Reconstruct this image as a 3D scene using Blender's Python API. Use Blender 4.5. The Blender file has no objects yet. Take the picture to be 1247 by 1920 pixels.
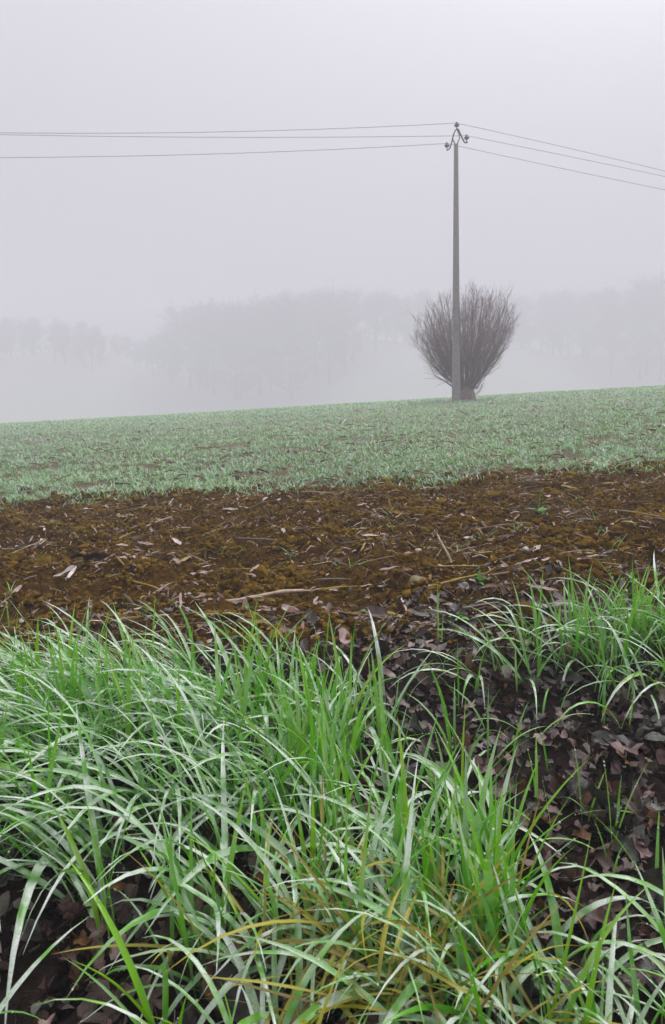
import bpy, bmesh, math, random
import numpy as np
from mathutils import Vector, Matrix

# ------------------------------------------------------------------ camera, sky, sun, exposure
SC = bpy.context.scene
COL = SC.collection
rs = np.random.RandomState(7)
random.seed(7)
R = math.radians

CAM_H = 1.0
F_PX, CX, HY = 1280.0, 623.5, 714.0        # focal length, centre column and horizon row in photo pixels
cam_d = bpy.data.cameras.new('camera')
cam = bpy.data.objects.new('camera', cam_d)
COL.objects.link(cam)
cam.location = (0, 0, CAM_H)
cam.rotation_euler = (R(90), 0, 0)
cam_d.sensor_fit = 'VERTICAL'
cam_d.sensor_height = 36.0
cam_d.lens = 24.0
cam_d.shift_y = -(960.0 - HY) / 1920.0
cam_d.clip_start = 0.05
cam_d.clip_end = 2000
cam_d.dof.use_dof = True
cam_d.dof.focus_distance = 2.6
cam_d.dof.aperture_fstop = 11.0
SC.camera = cam

SUN_EL, SUN_AZ = 55.0, 35.0
world = bpy.data.worlds.new('World')
SC.world = world
world.use_nodes = True
wn, wl = world.node_tree.nodes, world.node_tree.links
wn.clear()
w_out = wn.new('ShaderNodeOutputWorld')
w_bg = wn.new('ShaderNodeBackground')
w_sky = wn.new('ShaderNodeTexSky')
w_sky.sky_type = 'NISHITA'
w_sky.sun_disc = False
w_sky.sun_elevation = R(SUN_EL)
w_sky.sun_rotation = R(SUN_AZ)
w_sky.dust_density = 6.0
w_sky.air_density = 1.0
w_hs = wn.new('ShaderNodeHueSaturation')
w_hs.inputs['Saturation'].default_value = 0.06
w_mx = wn.new('ShaderNodeMixRGB')
w_mx.blend_type = 'MULTIPLY'
w_mx.inputs['Fac'].default_value = 1.0
w_mx.inputs['Color2'].default_value = (0.94, 0.93, 1.0, 1)
wl.new(w_sky.outputs['Color'], w_hs.inputs['Color'])
w_deck = wn.new('ShaderNodeMixRGB')               # an even cloud deck over most of the clear-sky brightness
w_deck.inputs['Fac'].default_value = 0.80
w_deck.inputs['Color2'].default_value = (3.35, 3.35, 3.35, 1)
wl.new(w_hs.outputs['Color'], w_deck.inputs['Color1'])
# standard overcast luminance: (1 + 2 sin elevation), so the zenith is three times the horizon
w_tc = wn.new('ShaderNodeTexCoord')
w_sep = wn.new('ShaderNodeSeparateXYZ')
wl.new(w_tc.outputs['Generated'], w_sep.inputs[0])
w_cl = wn.new('ShaderNodeMath'); w_cl.operation = 'MAXIMUM'; w_cl.inputs[1].default_value = 0.0
wl.new(w_sep.outputs['Z'], w_cl.inputs[0])
w_ma = wn.new('ShaderNodeMath'); w_ma.operation = 'MULTIPLY_ADD'; w_ma.inputs[1].default_value = 2.0; w_ma.inputs[2].default_value = 1.0
wl.new(w_cl.outputs[0], w_ma.inputs[0])
w_cie = wn.new('ShaderNodeMixRGB'); w_cie.blend_type = 'MULTIPLY'; w_cie.inputs['Fac'].default_value = 1.0
wl.new(w_deck.outputs['Color'], w_cie.inputs['Color1'])
wl.new(w_ma.outputs[0], w_cie.inputs['Color2'])
wl.new(w_cie.outputs['Color'], w_mx.inputs['Color1'])
wl.new(w_mx.outputs['Color'], w_bg.inputs['Color'])
wl.new(w_bg.outputs['Background'], w_out.inputs['Surface'])
w_bg.inputs['Strength'].default_value = 0.071

sun_d = bpy.data.lights.new('sun', 'SUN')
sun_d.energy = 1.5
sun_d.angle = R(30)
sun_d.color = (1.0, 0.97, 0.93)
sun = bpy.data.objects.new('sun', sun_d)
COL.objects.link(sun)
_sv = Vector((math.sin(R(SUN_AZ)) * math.cos(R(SUN_EL)), math.cos(R(SUN_AZ)) * math.cos(R(SUN_EL)), math.sin(R(SUN_EL))))
sun.rotation_euler = (-_sv).to_track_quat('-Z', 'Y').to_euler()
sun.location = (0, 0, 60)

SC.view_settings.view_transform = 'Standard'
SC.view_settings.look = 'None'
SC.view_settings.gamma = 1.0
SC.view_settings.use_curve_mapping = False
SC.view_settings.exposure = 0.82
SC.render.engine = 'CYCLES'
SC.cycles.volume_bounces = 6
SC.cycles.max_bounces = 10
SC.cycles.use_denoising = True

HAZE_DENSITY = 0.0105

# ------------------------------------------------------------------ helpers
def tag(o, label=None, cat=None, group=None, kind=None):
    if label: o['label'] = label
    if cat: o['category'] = cat
    if group: o['group'] = group
    if kind: o['kind'] = kind
    return o

def mesh_data(name, V, faces, mat=None, smooth=True, gv=None):
    """faces: list of (n,k) integer arrays"""
    me = bpy.data.meshes.new(name)
    V = np.asarray(V, np.float32)
    faces = [np.asarray(f, np.int32) for f in (faces if isinstance(faces, list) else [faces]) if len(f)]
    me.vertices.add(len(V))
    me.vertices.foreach_set('co', V.ravel())
    nl = sum(f.size for f in faces)
    npoly = sum(len(f) for f in faces)
    me.loops.add(nl)
    me.loops.foreach_set('vertex_index', np.concatenate([f.ravel() for f in faces]))
    me.polygons.add(npoly)
    tot = np.concatenate([np.full(len(f), f.shape[1], np.int32) for f in faces])
    st = np.concatenate([[0], np.cumsum(tot)[:-1]]).astype(np.int32)
    me.polygons.foreach_set('loop_start', st)
    me.polygons.foreach_set('use_smooth', np.full(npoly, smooth, bool))
    me.update(calc_edges=True)
    if gv is not None:
        a = me.attributes.new('gv', 'FLOAT_COLOR', 'POINT')
        c = np.ones((len(V), 4), np.float32)
        c[:, :3] = gv
        a.data.foreach_set('color', c.ravel())
    if mat: me.materials.append(mat)
    return me

def obj(name, data, parent=None, loc=(0, 0, 0), rot=(0, 0, 0), scale=(1, 1, 1)):
    o = bpy.data.objects.new(name, data)
    COL.objects.link(o)
    o.location = loc; o.rotation_euler = rot; o.scale = scale
    if parent: o.parent = parent
    return o

def empty(name, loc=(0, 0, 0), rz=0.0):
    o = bpy.data.objects.new(name, None)
    o.empty_display_size = 0.05
    COL.objects.link(o)
    o.location = loc; o.rotation_euler = (0, 0, rz)
    return o

class MB:
    """collects pieces into one mesh"""
    def __init__(self): self.V = []; self.F3 = []; self.F4 = []; self.G = []; self.n = 0
    def add(self, V, f3=None, f4=None, g=None):
        V = np.asarray(V, float)
        if f3 is not None and len(f3): self.F3.append(np.asarray(f3) + self.n)
        if f4 is not None and len(f4): self.F4.append(np.asarray(f4) + self.n)
        self.V.append(V)
        self.G.append(np.tile(np.asarray(g if g is not None else (0.5, 0.5, 0.5), float), (len(V), 1)) if g is None or np.ndim(g) == 1 else g)
        self.n += len(V)
    def data(self, name, mat, smooth=True):
        fs = []
        if self.F3: fs.append(np.concatenate(self.F3))
        if self.F4: fs.append(np.concatenate(self.F4))
        return mesh_data(name, np.concatenate(self.V), fs, mat, smooth, np.concatenate(self.G))

def tube_arrays(pts, rad, sides=6, cap=True):
    pts = np.asarray(pts, float); n = len(pts)
    rad = np.broadcast_to(np.asarray(rad, float), (n,))
    T = np.gradient(pts, axis=0)
    T /= np.linalg.norm(T, axis=1)[:, None] + 1e-9
    ref = np.array([0.0, 0.0, 1.0]) if abs(T[0][2]) < 0.9 else np.array([1.0, 0.0, 0.0])
    A = np.cross(T, ref); A /= np.linalg.norm(A, axis=1)[:, None] + 1e-9
    B = np.cross(T, A)
    th = np.arange(sides) * 2 * math.pi / sides
    V = pts[:, None, :] + rad[:, None, None] * (np.cos(th)[None, :, None] * A[:, None, :] + np.sin(th)[None, :, None] * B[:, None, :])
    V = V.reshape(-1, 3)
    i, j = np.meshgrid(np.arange(n - 1), np.arange(sides), indexing='ij')
    j2 = (j + 1) % sides
    F4 = np.stack([i * sides + j, i * sides + j2, (i + 1) * sides + j2, (i + 1) * sides + j], -1).reshape(-1, 4)
    F3 = []
    if cap:
        V = np.vstack([V, pts[0], pts[-1]])
        k = np.arange(sides); k2 = (k + 1) % sides; c0 = n * sides; c1 = c0 + 1
        F3 = np.concatenate([np.stack([np.full(sides, c0), k2, k], -1),
                             np.stack([np.full(sides, c1), (n - 1) * sides + k, (n - 1) * sides + k2], -1)])
    return V, F3, F4

def lathe_arrays(profile, sides=14):
    pr = np.asarray(profile, float)
    th = np.arange(sides) * 2 * math.pi / sides
    V = np.stack([pr[:, 0][:, None] * np.cos(th), pr[:, 0][:, None] * np.sin(th), np.repeat(pr[:, 1][:, None], sides, 1)], -1).reshape(-1, 3)
    n = len(pr)
    i, j = np.meshgrid(np.arange(n - 1), np.arange(sides), indexing='ij')
    j2 = (j + 1) % sides
    return V, None, np.stack([i * sides + j, i * sides + j2, (i + 1) * sides + j2, (i + 1) * sides + j], -1).reshape(-1, 4)

def ico_arrays(sub):
    bm = bmesh.new()
    bmesh.ops.create_icosphere(bm, subdivisions=sub, radius=1.0)
    bm.verts.ensure_lookup_table()
    V = np.array([v.co[:] for v in bm.verts]); F = np.array([[v.index for v in f.verts] for f in bm.faces])
    bm.free()
    return V, F

def _hash(ix, iy, seed):
    h = (ix.astype(np.int64) * 374761393 + iy.astype(np.int64) * 668265263 + seed * 974634911) & 0xFFFFFFFF
    h = ((h ^ (h >> 13)) * 1274126177) & 0xFFFFFFFF
    h = h ^ (h >> 16)
    return (h & 0xFFFFFF) / float(0xFFFFFF)

def vnoise(x, y, seed=0):
    x = np.asarray(x, float); y = np.asarray(y, float)
    ix = np.floor(x).astype(np.int64); iy = np.floor(y).astype(np.int64)
    fx = x - ix; fy = y - iy
    fx = fx * fx * (3 - 2 * fx); fy = fy * fy * (3 - 2 * fy)
    a = _hash(ix, iy, seed); b = _hash(ix + 1, iy, seed); c = _hash(ix, iy + 1, seed); d = _hash(ix + 1, iy + 1, seed)
    return (a * (1 - fx) + b * fx) * (1 - fy) + (c * (1 - fx) + d * fx) * fy

def fbm(x, y, seed=0, oct=4):
    s = 0.0; a = 0.5; t = 0.0
    x = np.asarray(x, float); y = np.asarray(y, float)
    for k in range(oct):
        s = s + a * vnoise(x, y, seed + 17 * k); t += a
        x, y = x * 2.03 * 0.8 - y * 2.03 * 0.6, x * 2.03 * 0.6 + y * 2.03 * 0.8
        a *= 0.5
    return s / t

def sstep(a, b, x):
    t = np.clip((np.asarray(x, float) - a) / (b - a), 0, 1)
    return t * t * (3 - 2 * t)

# terrain: climbs to the right, has a low crest behind the pole
def ground_base(x, y):
    x = np.asarray(x, float); y = np.asarray(y, float)
    drop = 0.05 * 4.0 * np.log1p(np.exp((np.minimum(y, 200) - 31.0) / 4.0))
    drop = 7.0 * np.tanh(drop / 7.0)
    bank = (15.5 + 2.2 * np.sin(x / 17.0 + 1.0) + 1.3 * np.sin(x / 7.3)) * sstep(0, 1, (y - 166 + 7 * np.sin(x / 21.0)) / 50.0)                  # wooded bank on the far side of the hollow
    return 0.06 * 40.0 * np.tanh(x / 40.0) - drop + bank

FIELD_EDGE = 6.25
def field_edge(x):
    return FIELD_EDGE + 0.34 * (fbm(np.asarray(x) * 1.3, np.zeros_like(np.asarray(x, float)) + 3.3, 5, 3) - 0.5) * 2

def soil_z(x, y):
    """tilled earth: clods and crumbs; smoother, mounded ground under the long grass"""
    x = np.asarray(x, float); y = np.asarray(y, float)
    wx = x + 0.05 * (fbm(x * 6, y * 6, 40, 2) - 0.5); wy = y + 0.05 * (fbm(x * 6, y * 6, 41, 2) - 0.5)
    big = (fbm(wx * 1.7, wy * 2.4, 11, 3) - 0.5) * 0.12
    n1 = np.abs(2 * vnoise(wx * 8, wy * 8, 21) - 1)
    n2 = np.abs(2 * vnoise(wx * 17 + 3, wy * 17, 22) - 1)
    n3 = np.abs(2 * vnoise(wx * 33, wy * 33 + 9, 23) - 1)
    patch = 0.5 + fbm(x * 2.2, y * 2.2, 29, 2)
    clod = (0.044 * (n1 - 0.4) + 0.036 * (n2 - 0.4) + 0.022 * (n3 - 0.4)) * patch
    near = 1 - sstep(2.4, 3.1, y)
    mound = 0.09 * np.exp(-(((x + 0.75) / 0.6) ** 2 + ((y - 1.7) / 0.55) ** 2))
    far = sstep(6.5, 7.3, y)
    z = ground_base(x, y) + big * (1 - 0.5 * near) + clod * (1 - 0.45 * near) + mound
    return z - 0.11 * far

def field_z(x, y):
    x = np.asarray(x, float); y = np.asarray(y, float)
    near = 1 - sstep(5.9, 6.9, y)
    n = (fbm(x * 1.1, y * 1.1, 61, 3) - 0.5) * 0.07 * sstep(120, 30, y)
    inx = 1 - sstep(4.6, 5.4, np.abs(x))
    iny = sstep(-0.4, 0.1, y)
    return ground_base(x, y) + n - 0.16 * near * inx * iny

def px_ground(u, v):
    du = (u - CX) / F_PX; dv = (v - HY) / F_PX
    Y = 1.0 / (dv + 0.06 * du)
    return du * Y, Y

# ------------------------------------------------------------------ materials
def new_mat(name):
    m = bpy.data.materials.new(name); m.use_nodes = True
    nt = m.node_tree; nt.nodes.clear()
    out = nt.nodes.new('ShaderNodeOutputMaterial')
    return m, nt.nodes, nt.links, out

def ramp(nodes, stops, interp='LINEAR'):
    r = nodes.new('ShaderNodeValToRGB'); cr = r.color_ramp; cr.interpolation = interp
    while len(cr.elements) < len(stops): cr.elements.new(0.5)
    for e, (p, c) in zip(cr.elements, stops): e.position = p; e.color = (*c, 1)
    return r

def noise(nodes, links, scale, detail=4, rough=0.55, vec=None, dist=0.0):
    n = nodes.new('ShaderNodeTexNoise')
    n.inputs['Scale'].default_value = scale; n.inputs['Detail'].default_value = detail
    n.inputs['Roughness'].default_value = rough; n.inputs['Distortion'].default_value = dist
    if vec is not None: links.new(vec, n.inputs['Vector'])
    return n

def coords(nodes, which='Object'):
    return nodes.new('ShaderNodeTexCoord').outputs[which]

def bump(nodes, links, height, dist, strength=1.0):
    b = nodes.new('ShaderNodeBump'); b.inputs['Distance'].default_value = dist; b.inputs['Strength'].default_value = strength
    links.new(height, b.inputs['Height'])
    return b

def math_node(nodes, links, op, a, b=None, clamp=False):
    m = nodes.new('ShaderNodeMath'); m.operation = op; m.use_clamp = clamp
    for i, v in enumerate((a, b)):
        if v is None: continue
        if hasattr(v, 'default_value') or hasattr(v, 'links'): links.new(v, m.inputs[i])
        else: m.inputs[i].default_value = v
    return m.outputs[0]

def mixc(nodes, links, fac, a, b, blend='MIX'):
    m = nodes.new('ShaderNodeMixRGB'); m.blend_type = blend
    for k, v in (('Fac', fac), ('Color1', a), ('Color2', b)):
        if isinstance(v, (int, float)): m.inputs[k].default_value = v
        elif isinstance(v, tuple): m.inputs[k].default_value = (*v, 1)
        else: links.new(v, m.inputs[k])
    return m.outputs['Color']

def mat_soil():
    m, n, l, out = new_mat('tilled_soil')
    geo = n.new('ShaderNodeNewGeometry'); pos = geo.outputs['Position']
    n1 = noise(n, l, 5, 5, 0.6, pos); n2 = noise(n, l, 38, 5, 0.65, pos); n3 = noise(n, l, 160, 3, 0.6, pos)
    r1 = ramp(n, [(0.32, (0.022, 0.011, 0.002)), (0.55, (0.075, 0.040, 0.004)), (0.75, (0.16, 0.092, 0.008))])  # darker than the crumbs on it: shadow between clods put into colour
    l.new(n2.outputs['Fac'], r1.inputs['Fac'])
    r0 = ramp(n, [(0.35, (0.75, 0.62, 0.7)), (0.65, (1.15, 1.15, 0.8))])
    l.new(n1.outputs['Fac'], r0.inputs['Fac'])
    c = mixc(n, l, 1.0, r1.outputs['Color'], r0.outputs['Color'], 'MULTIPLY')
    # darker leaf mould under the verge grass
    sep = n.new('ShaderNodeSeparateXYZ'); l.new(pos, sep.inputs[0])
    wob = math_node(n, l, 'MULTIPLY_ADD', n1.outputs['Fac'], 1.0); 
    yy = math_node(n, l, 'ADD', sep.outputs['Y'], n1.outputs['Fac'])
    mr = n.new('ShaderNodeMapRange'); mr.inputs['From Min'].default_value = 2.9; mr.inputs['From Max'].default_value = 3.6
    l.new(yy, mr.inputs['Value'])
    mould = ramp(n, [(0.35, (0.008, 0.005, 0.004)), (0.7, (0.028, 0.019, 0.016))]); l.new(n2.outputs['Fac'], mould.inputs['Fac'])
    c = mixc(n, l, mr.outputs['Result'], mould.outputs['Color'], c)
    b = n.new('ShaderNodeBsdfPrincipled'); l.new(c, b.inputs['Base Color'])
    b.inputs['Roughness'].default_value = 0.95; b.inputs['Specular IOR Level'].default_value = 0.06
    h = math_node(n, l, 'ADD', n2.outputs['Fac'], math_node(n, l, 'MULTIPLY', n3.outputs['Fac'], 0.4))
    l.new(bump(n, l, h, 0.012, 0.9).outputs[0], b.inputs['Normal'])
    l.new(b.outputs[0], out.inputs[0])
    return m

def mat_field():
    m, n, l, out = new_mat('field_earth')
    geo = n.new('ShaderNodeNewGeometry'); pos = geo.outputs['Position']
    n1 = noise(n, l, 1.4, 5, 0.6, pos); n2 = noise(n, l, 30, 4, 0.6, pos)
    earth = ramp(n, [(0.3, (0.05, 0.034, 0.012)), (0.7, (0.12, 0.085, 0.03))]); l.new(n2.outputs['Fac'], earth.inputs['Fac'])
    sep = n.new('ShaderNodeSeparateXYZ'); l.new(pos, sep.inputs[0])
    mr = n.new('ShaderNodeMapRange'); mr.inputs['From Min'].default_value = 9; mr.inputs['From Max'].default_value = 32
    mr.inputs['To Max'].default_value = 0.85; l.new(sep.outputs['Y'], mr.inputs['Value'])
    green = ramp(n, [(0.3, (0.34, 0.40, 0.32)), (0.7, (0.44, 0.48, 0.42))]); l.new(n1.outputs['Fac'], green.inputs['Fac'])  # distant grass paled, so fading into fog is partly in its colour
    c = mixc(n, l, mr.outputs['Result'], earth.outputs['Color'], green.outputs['Color'])
    b = n.new('ShaderNodeBsdfPrincipled'); l.new(c, b.inputs['Base Color']); b.inputs['Roughness'].default_value = 0.9
    l.new(bump(n, l, n2.outputs['Fac'], 0.03, 0.8).outputs[0], b.inputs['Normal'])
    l.new(b.outputs[0], out.inputs[0])
    return m

def mat_blade(name, stops, dew_col, trans=0.3, rough=0.38, dew_max=0.75, patchy=0.15):
    """grass: per-blade hue from gv.r, tip tint and painted base shade from gv.g, dew film from gv.b"""
    m, n, l, out = new_mat(name)
    at = n.new('ShaderNodeAttribute'); at.attribute_name = 'gv'
    sp = n.new('ShaderNodeSeparateColor'); l.new(at.outputs['Color'], sp.inputs[0])
    r = ramp(n, stops); l.new(sp.outputs['Red'], r.inputs['Fac'])
    tip = ramp(n, [(0.0, (0.5, 0.5, 0.42)), (0.3, (0.9, 0.95, 0.9)), (0.9, (1.05, 1.05, 0.95)), (0.97, (1.3, 0.95, 0.6))]); l.new(sp.outputs['Green'], tip.inputs['Fac'])  # shade low in the grass put into the blade colour; tips browned
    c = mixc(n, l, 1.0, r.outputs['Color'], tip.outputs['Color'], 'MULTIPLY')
    geo = n.new('ShaderNodeNewGeometry')
    nn = noise(n, l, 420, 3, 0.7, geo.outputs['Position'])
    nr = ramp(n, [(0.34, (0.5, 0.5, 0.5)), (0.54, (1, 1, 1))]); l.new(nn.outputs['Fac'], nr.inputs['Fac'])
    nb = noise(n, l, 22, 2, 0.5, geo.outputs['Position'])
    nbr = ramp(n, [(0.36, (patchy,) * 3), (0.54, (1, 1, 1))]); l.new(nb.outputs['Fac'], nbr.inputs['Fac'])
    f = math_node(n, l, 'MULTIPLY', math_node(n, l, 'MULTIPLY', math_node(n, l, 'MULTIPLY', sp.outputs['Blue'], nr.outputs['Color']), nbr.outputs['Color']), dew_max, clamp=True)
    c2 = mixc(n, l, f, c, dew_col)
    b = n.new('ShaderNodeBsdfPrincipled'); l.new(c2, b.inputs['Base Color'])
    b.inputs['Roughness'].default_value = rough; b.inputs['Specular IOR Level'].default_value = 0.5
    t = n.new('ShaderNodeBsdfTranslucent'); l.new(mixc(n, l, 1.0, c, (1.0, 1.0, 0.45), 'MULTIPLY'), t.inputs['Color'])
    l.new(bump(n, l, nn.outputs['Fac'], 0.0006, 0.5).outputs[0], b.inputs['Normal'])
    mx = n.new('ShaderNodeMixShader'); mx.inputs[0].default_value = trans
    l.new(b.outputs[0], mx.inputs[1]); l.new(t.outputs[0], mx.inputs[2])
    l.new(mx.outputs[0], out.inputs[0])
    return m

def mat_debris(name, stops, per_object, rough=0.55, spots=(0.55, 1.25), nscale=25, trans=0.0, spec=0.4):
    """dry plant pieces, leaves, stones: a hue for each piece plus mottling"""
    m, n, l, out = new_mat(name)
    if per_object:
        src = None; objcol = n.new('ShaderNodeObjectInfo').outputs['Color']
    else:
        at = n.new('ShaderNodeAttribute'); at.attribute_name = 'gv'
        sp = n.new('ShaderNodeSeparateColor'); l.new(at.outputs['Color'], sp.inputs[0]); src = sp.outputs['Red']
    if not per_object:
        r = ramp(n, stops); l.new(src, r.inputs['Fac']); objcol = r.outputs['Color']
    geo = n.new('ShaderNodeNewGeometry')
    nn = noise(n, l, nscale, 5, 0.65, geo.outputs['Position'])
    v = ramp(n, [(0.3, (spots[0],) * 3), (0.7, (spots[1],) * 3)]); l.new(nn.outputs['Fac'], v.inputs['Fac'])
    c = mixc(n, l, 1.0, objcol, v.outputs['Color'], 'MULTIPLY')
    b = n.new('ShaderNodeBsdfPrincipled'); l.new(c, b.inputs['Base Color'])
    b.inputs['Roughness'].default_value = rough; b.inputs['Specular IOR Level'].default_value = spec
    n2 = noise(n, l, nscale * 7, 3, 0.6, geo.outputs['Position'])
    l.new(bump(n, l, n2.outputs['Fac'], 0.003, 0.7).outputs[0], b.inputs['Normal'])
    l.new(b.outputs[0], out.inputs[0])
    return m

def mat_plain(name, col, rough=0.6, nscale=20, amp=(0.8, 1.15), bdist=0.004, metal=0.0, spec=0.4):
    m, n, l, out = new_mat(name)
    nn = noise(n, l, nscale, 5, 0.6, coords(n))
    v = ramp(n, [(0.3, tuple(c * amp[0] for c in col)), (0.7, tuple(c * amp[1] for c in col))]); l.new(nn.outputs['Fac'], v.inputs['Fac'])
    b = n.new('ShaderNodeBsdfPrincipled'); l.new(v.outputs['Color'], b.inputs['Base Color'])
    b.inputs['Roughness'].default_value = rough; b.inputs['Metallic'].default_value = metal; b.inputs['Specular IOR Level'].default_value = spec
    l.new(bump(n, l, nn.outputs['Fac'], bdist, 0.6).outputs[0], b.inputs['Normal'])
    l.new(b.outputs[0], out.inputs[0])
    return m

GRASS_STOPS = [(0.0, (0.06, 0.22, 0.012)), (0.35, (0.10, 0.38, 0.010)), (0.7, (0.17, 0.52, 0.012)), (1.0, (0.30, 0.54, 0.02))]
M = {}
M['soil'] = mat_soil()
M['field'] = mat_field()
M['grass'] = mat_blade('wet_grass', GRASS_STOPS, (0.90, 0.94, 0.92), 0.28, 0.22, 1.0, 0.1)
M['dry_grass'] = mat_blade('yellowed_grass', [(0, (0.19, 0.14, 0.008)), (0.5, (0.34, 0.285, 0.010)), (1, (0.44, 0.40, 0.03))], (0.6, 0.55, 0.45), 0.2, 0.5, 0.25)
M['wheat'] = mat_blade('seedling_blade', [(0.0, (0.07, 0.28, 0.03)), (0.5, (0.14, 0.44, 0.05)), (1.0, (0.28, 0.54, 0.12))], (0.84, 0.90, 0.89), 0.25, 0.40, 1.0, 0.8)
LEAF = [(0.0, (0.015, 0.010, 0.009)), (0.35, (0.035, 0.018, 0.012)), (0.6, (0.10, 0.056, 0.046)), (0.70, (0.13, 0.052, 0.010)), (0.8, (0.09, 0.085, 0.075)), (1.0, (0.32, 0.205, 0.19))]
M['leaf'] = mat_debris('dead_leaf', LEAF, True, 0.33, (0.4, 1.35), 45, spec=0.55)
M['leaf_stuff'] = mat_debris('dead_leaf_litter', LEAF, False, 0.33, (0.4, 1.35), 45, spec=0.55)
STALK = [(0.0, (0.06, 0.035, 0.014)), (0.3, (0.14, 0.085, 0.035)), (0.55, (0.30, 0.20, 0.14)), (0.7, (0.27, 0.18, 0.02)), (0.82, (0.42, 0.29, 0.25)), (1.0, (0.66, 0.55, 0.52))]
M['stalk'] = mat_debris('maize_stalk', STALK, True, 0.6, (0.55, 1.2), 30)
M['husk'] = mat_debris('maize_husk', [(0, (0.16, 0.10, 0.075)), (0.5, (0.33, 0.22, 0.19)), (1, (0.42, 0.32, 0.30))], True, 0.6, (0.5, 1.2), 30)
M['straw'] = mat_debris('straw_litter', STALK, False, 0.65, (0.55, 1.2), 50)
M['clod'] = mat_debris('soil_crumb', [(0, (0.07, 0.036, 0.005)), (0.5, (0.15, 0.085, 0.009)), (1, (0.25, 0.15, 0.016))], False, 0.95, (0.55, 1.35), 90, spec=0.05)
M['stone'] = mat_debris('stone', [(0, (0.16, 0.14, 0.14)), (0.5, (0.30, 0.27, 0.26)), (0.8, (0.42, 0.38, 0.36)), (1, (0.22, 0.13, 0.11))], True, 0.55, (0.7, 1.15), 30)
M['white_stone'] = mat_plain('white_stone', (0.62, 0.58, 0.56), 0.5, 40)
M['weed'] = mat_debris('weed_leaf', [(0, (0.06, 0.20, 0.02)), (1, (0.12, 0.32, 0.04))], True, 0.45, (0.7, 1.3), 40)
M['bark'] = mat_plain('bark', (0.21, 0.16, 0.155), 0.85, 14, (0.6, 1.3), 0.01)
M['twig'] = mat_plain('twig', (0.18, 0.13, 0.13), 0.7, 6, (0.7, 1.25), 0.001)
M['far_bark'] = mat_plain('far_bark', (0.05, 0.04, 0.04), 0.9, 2, (0.7, 1.2), 0.01)
M['concrete'] = mat_plain('pole_concrete', (0.27, 0.25, 0.245), 0.85, 9, (0.75, 1.15), 0.004)
M['steel'] = mat_plain('bracket_steel', (0.035, 0.042, 0.04), 0.5, 20, (0.7, 1.3), 0.001, 0.3)
M['porcelain'] = mat_plain('insulator_porcelain', (0.14, 0.085, 0.085), 0.25, 10, (0.8, 1.1), 0.0005, 0, 0.5)
M['wire'] = mat_plain('wire_metal', (0.03, 0.03, 0.033), 0.5, 10, (0.8, 1.2), 0.0005, 0.4)
def mat_dew():
    m, n, l, out = new_mat('dew_drop')
    b = n.new('ShaderNodeBsdfPrincipled'); b.inputs['Base Color'].default_value = (0.9, 0.92, 0.92, 1)
    nn = noise(n, l, 300, 2, 0.5, coords(n)); rr = ramp(n, [(0.3, (0.02,) * 3), (0.7, (0.08,) * 3)]); l.new(nn.outputs['Fac'], rr.inputs['Fac'])
    l.new(rr.outputs['Color'], b.inputs['Roughness'])
    b.inputs['Transmission Weight'].default_value = 0.35; b.inputs['IOR'].default_value = 1.33
    l.new(b.outputs[0], out.inputs[0])
    return m
M['dew'] = mat_dew()

def vary(o, c, a=0.12):
    f = 1 + rs.uniform(-a, a)
    o.color = (c[0] * f, c[1] * f, c[2] * f, 1)
# colour classes of the loose pieces: words for the label, base colour, share
LEAF_C = [('almost black', (0.020, 0.013, 0.011), .24), ('dark brown', (0.065, 0.032, 0.020), .28), ('mauve brown', (0.135, 0.075, 0.066), .18), ('rusty orange', (0.13, 0.055, 0.010), .10), ('greyish green', (0.10, 0.105, 0.09), .08), ('pale pinkish', (0.32, 0.205, 0.19), .12)]
STALK_C = [('dark brown', (0.085, 0.05, 0.018), .24), ('tan', (0.22, 0.14, 0.07), .26), ('pale straw', (0.48, 0.36, 0.26), .28), ('mustard yellow', (0.36, 0.26, 0.02), .16), ('grey', (0.17, 0.14, 0.13), .12)]
HUSK_C = [('brown', (0.15, 0.09, 0.055), .28), ('pinkish beige', (0.44, 0.30, 0.27), .40), ('whitish', (0.62, 0.52, 0.50), .24), ('yellowish', (0.34, 0.26, 0.06), .10)]
STONE_C = [('dark grey', (0.10, 0.095, 0.10), .3), ('light grey', (0.36, 0.33, 0.33), .35), ('whitish', (0.55, 0.51, 0.50), .15), ('reddish', (0.26, 0.13, 0.10), .2)]
def pick(classes):
    return classes[rs.choice(len(classes), p=np.array([c[2] for c in classes]) / sum(c[2] for c in classes))]

# ------------------------------------------------------------------ ground
def build_field():
    xs = 260 * np.sinh(4.6 * np.linspace(-1, 1, 240)) / math.sinh(4.6)
    ys = np.concatenate([np.linspace(-120, -2, 24), np.linspace(-1.6, 5.4, 30), np.linspace(5.5, 14, 120), np.linspace(14.15, 40, 120), np.linspace(41, 90, 50), np.linspace(93, 300, 90)])
    X, Y = np.meshgrid(xs, ys)
    Z = field_z(X, Y)
    V = np.stack([X, Y, Z], -1).reshape(-1, 3)
    ny, nx = X.shape
    i, j = np.meshgrid(np.arange(ny - 1), np.arange(nx - 1), indexing='ij')
    a = i * nx + j
    F = np.stack([a, a + 1, a + nx + 1, a + nx], -1).reshape(-1, 4)
    o = obj('field', mesh_data('field', V, F, M['field']))
    tag(o, kind='structure')
    return o
build_field()

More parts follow.
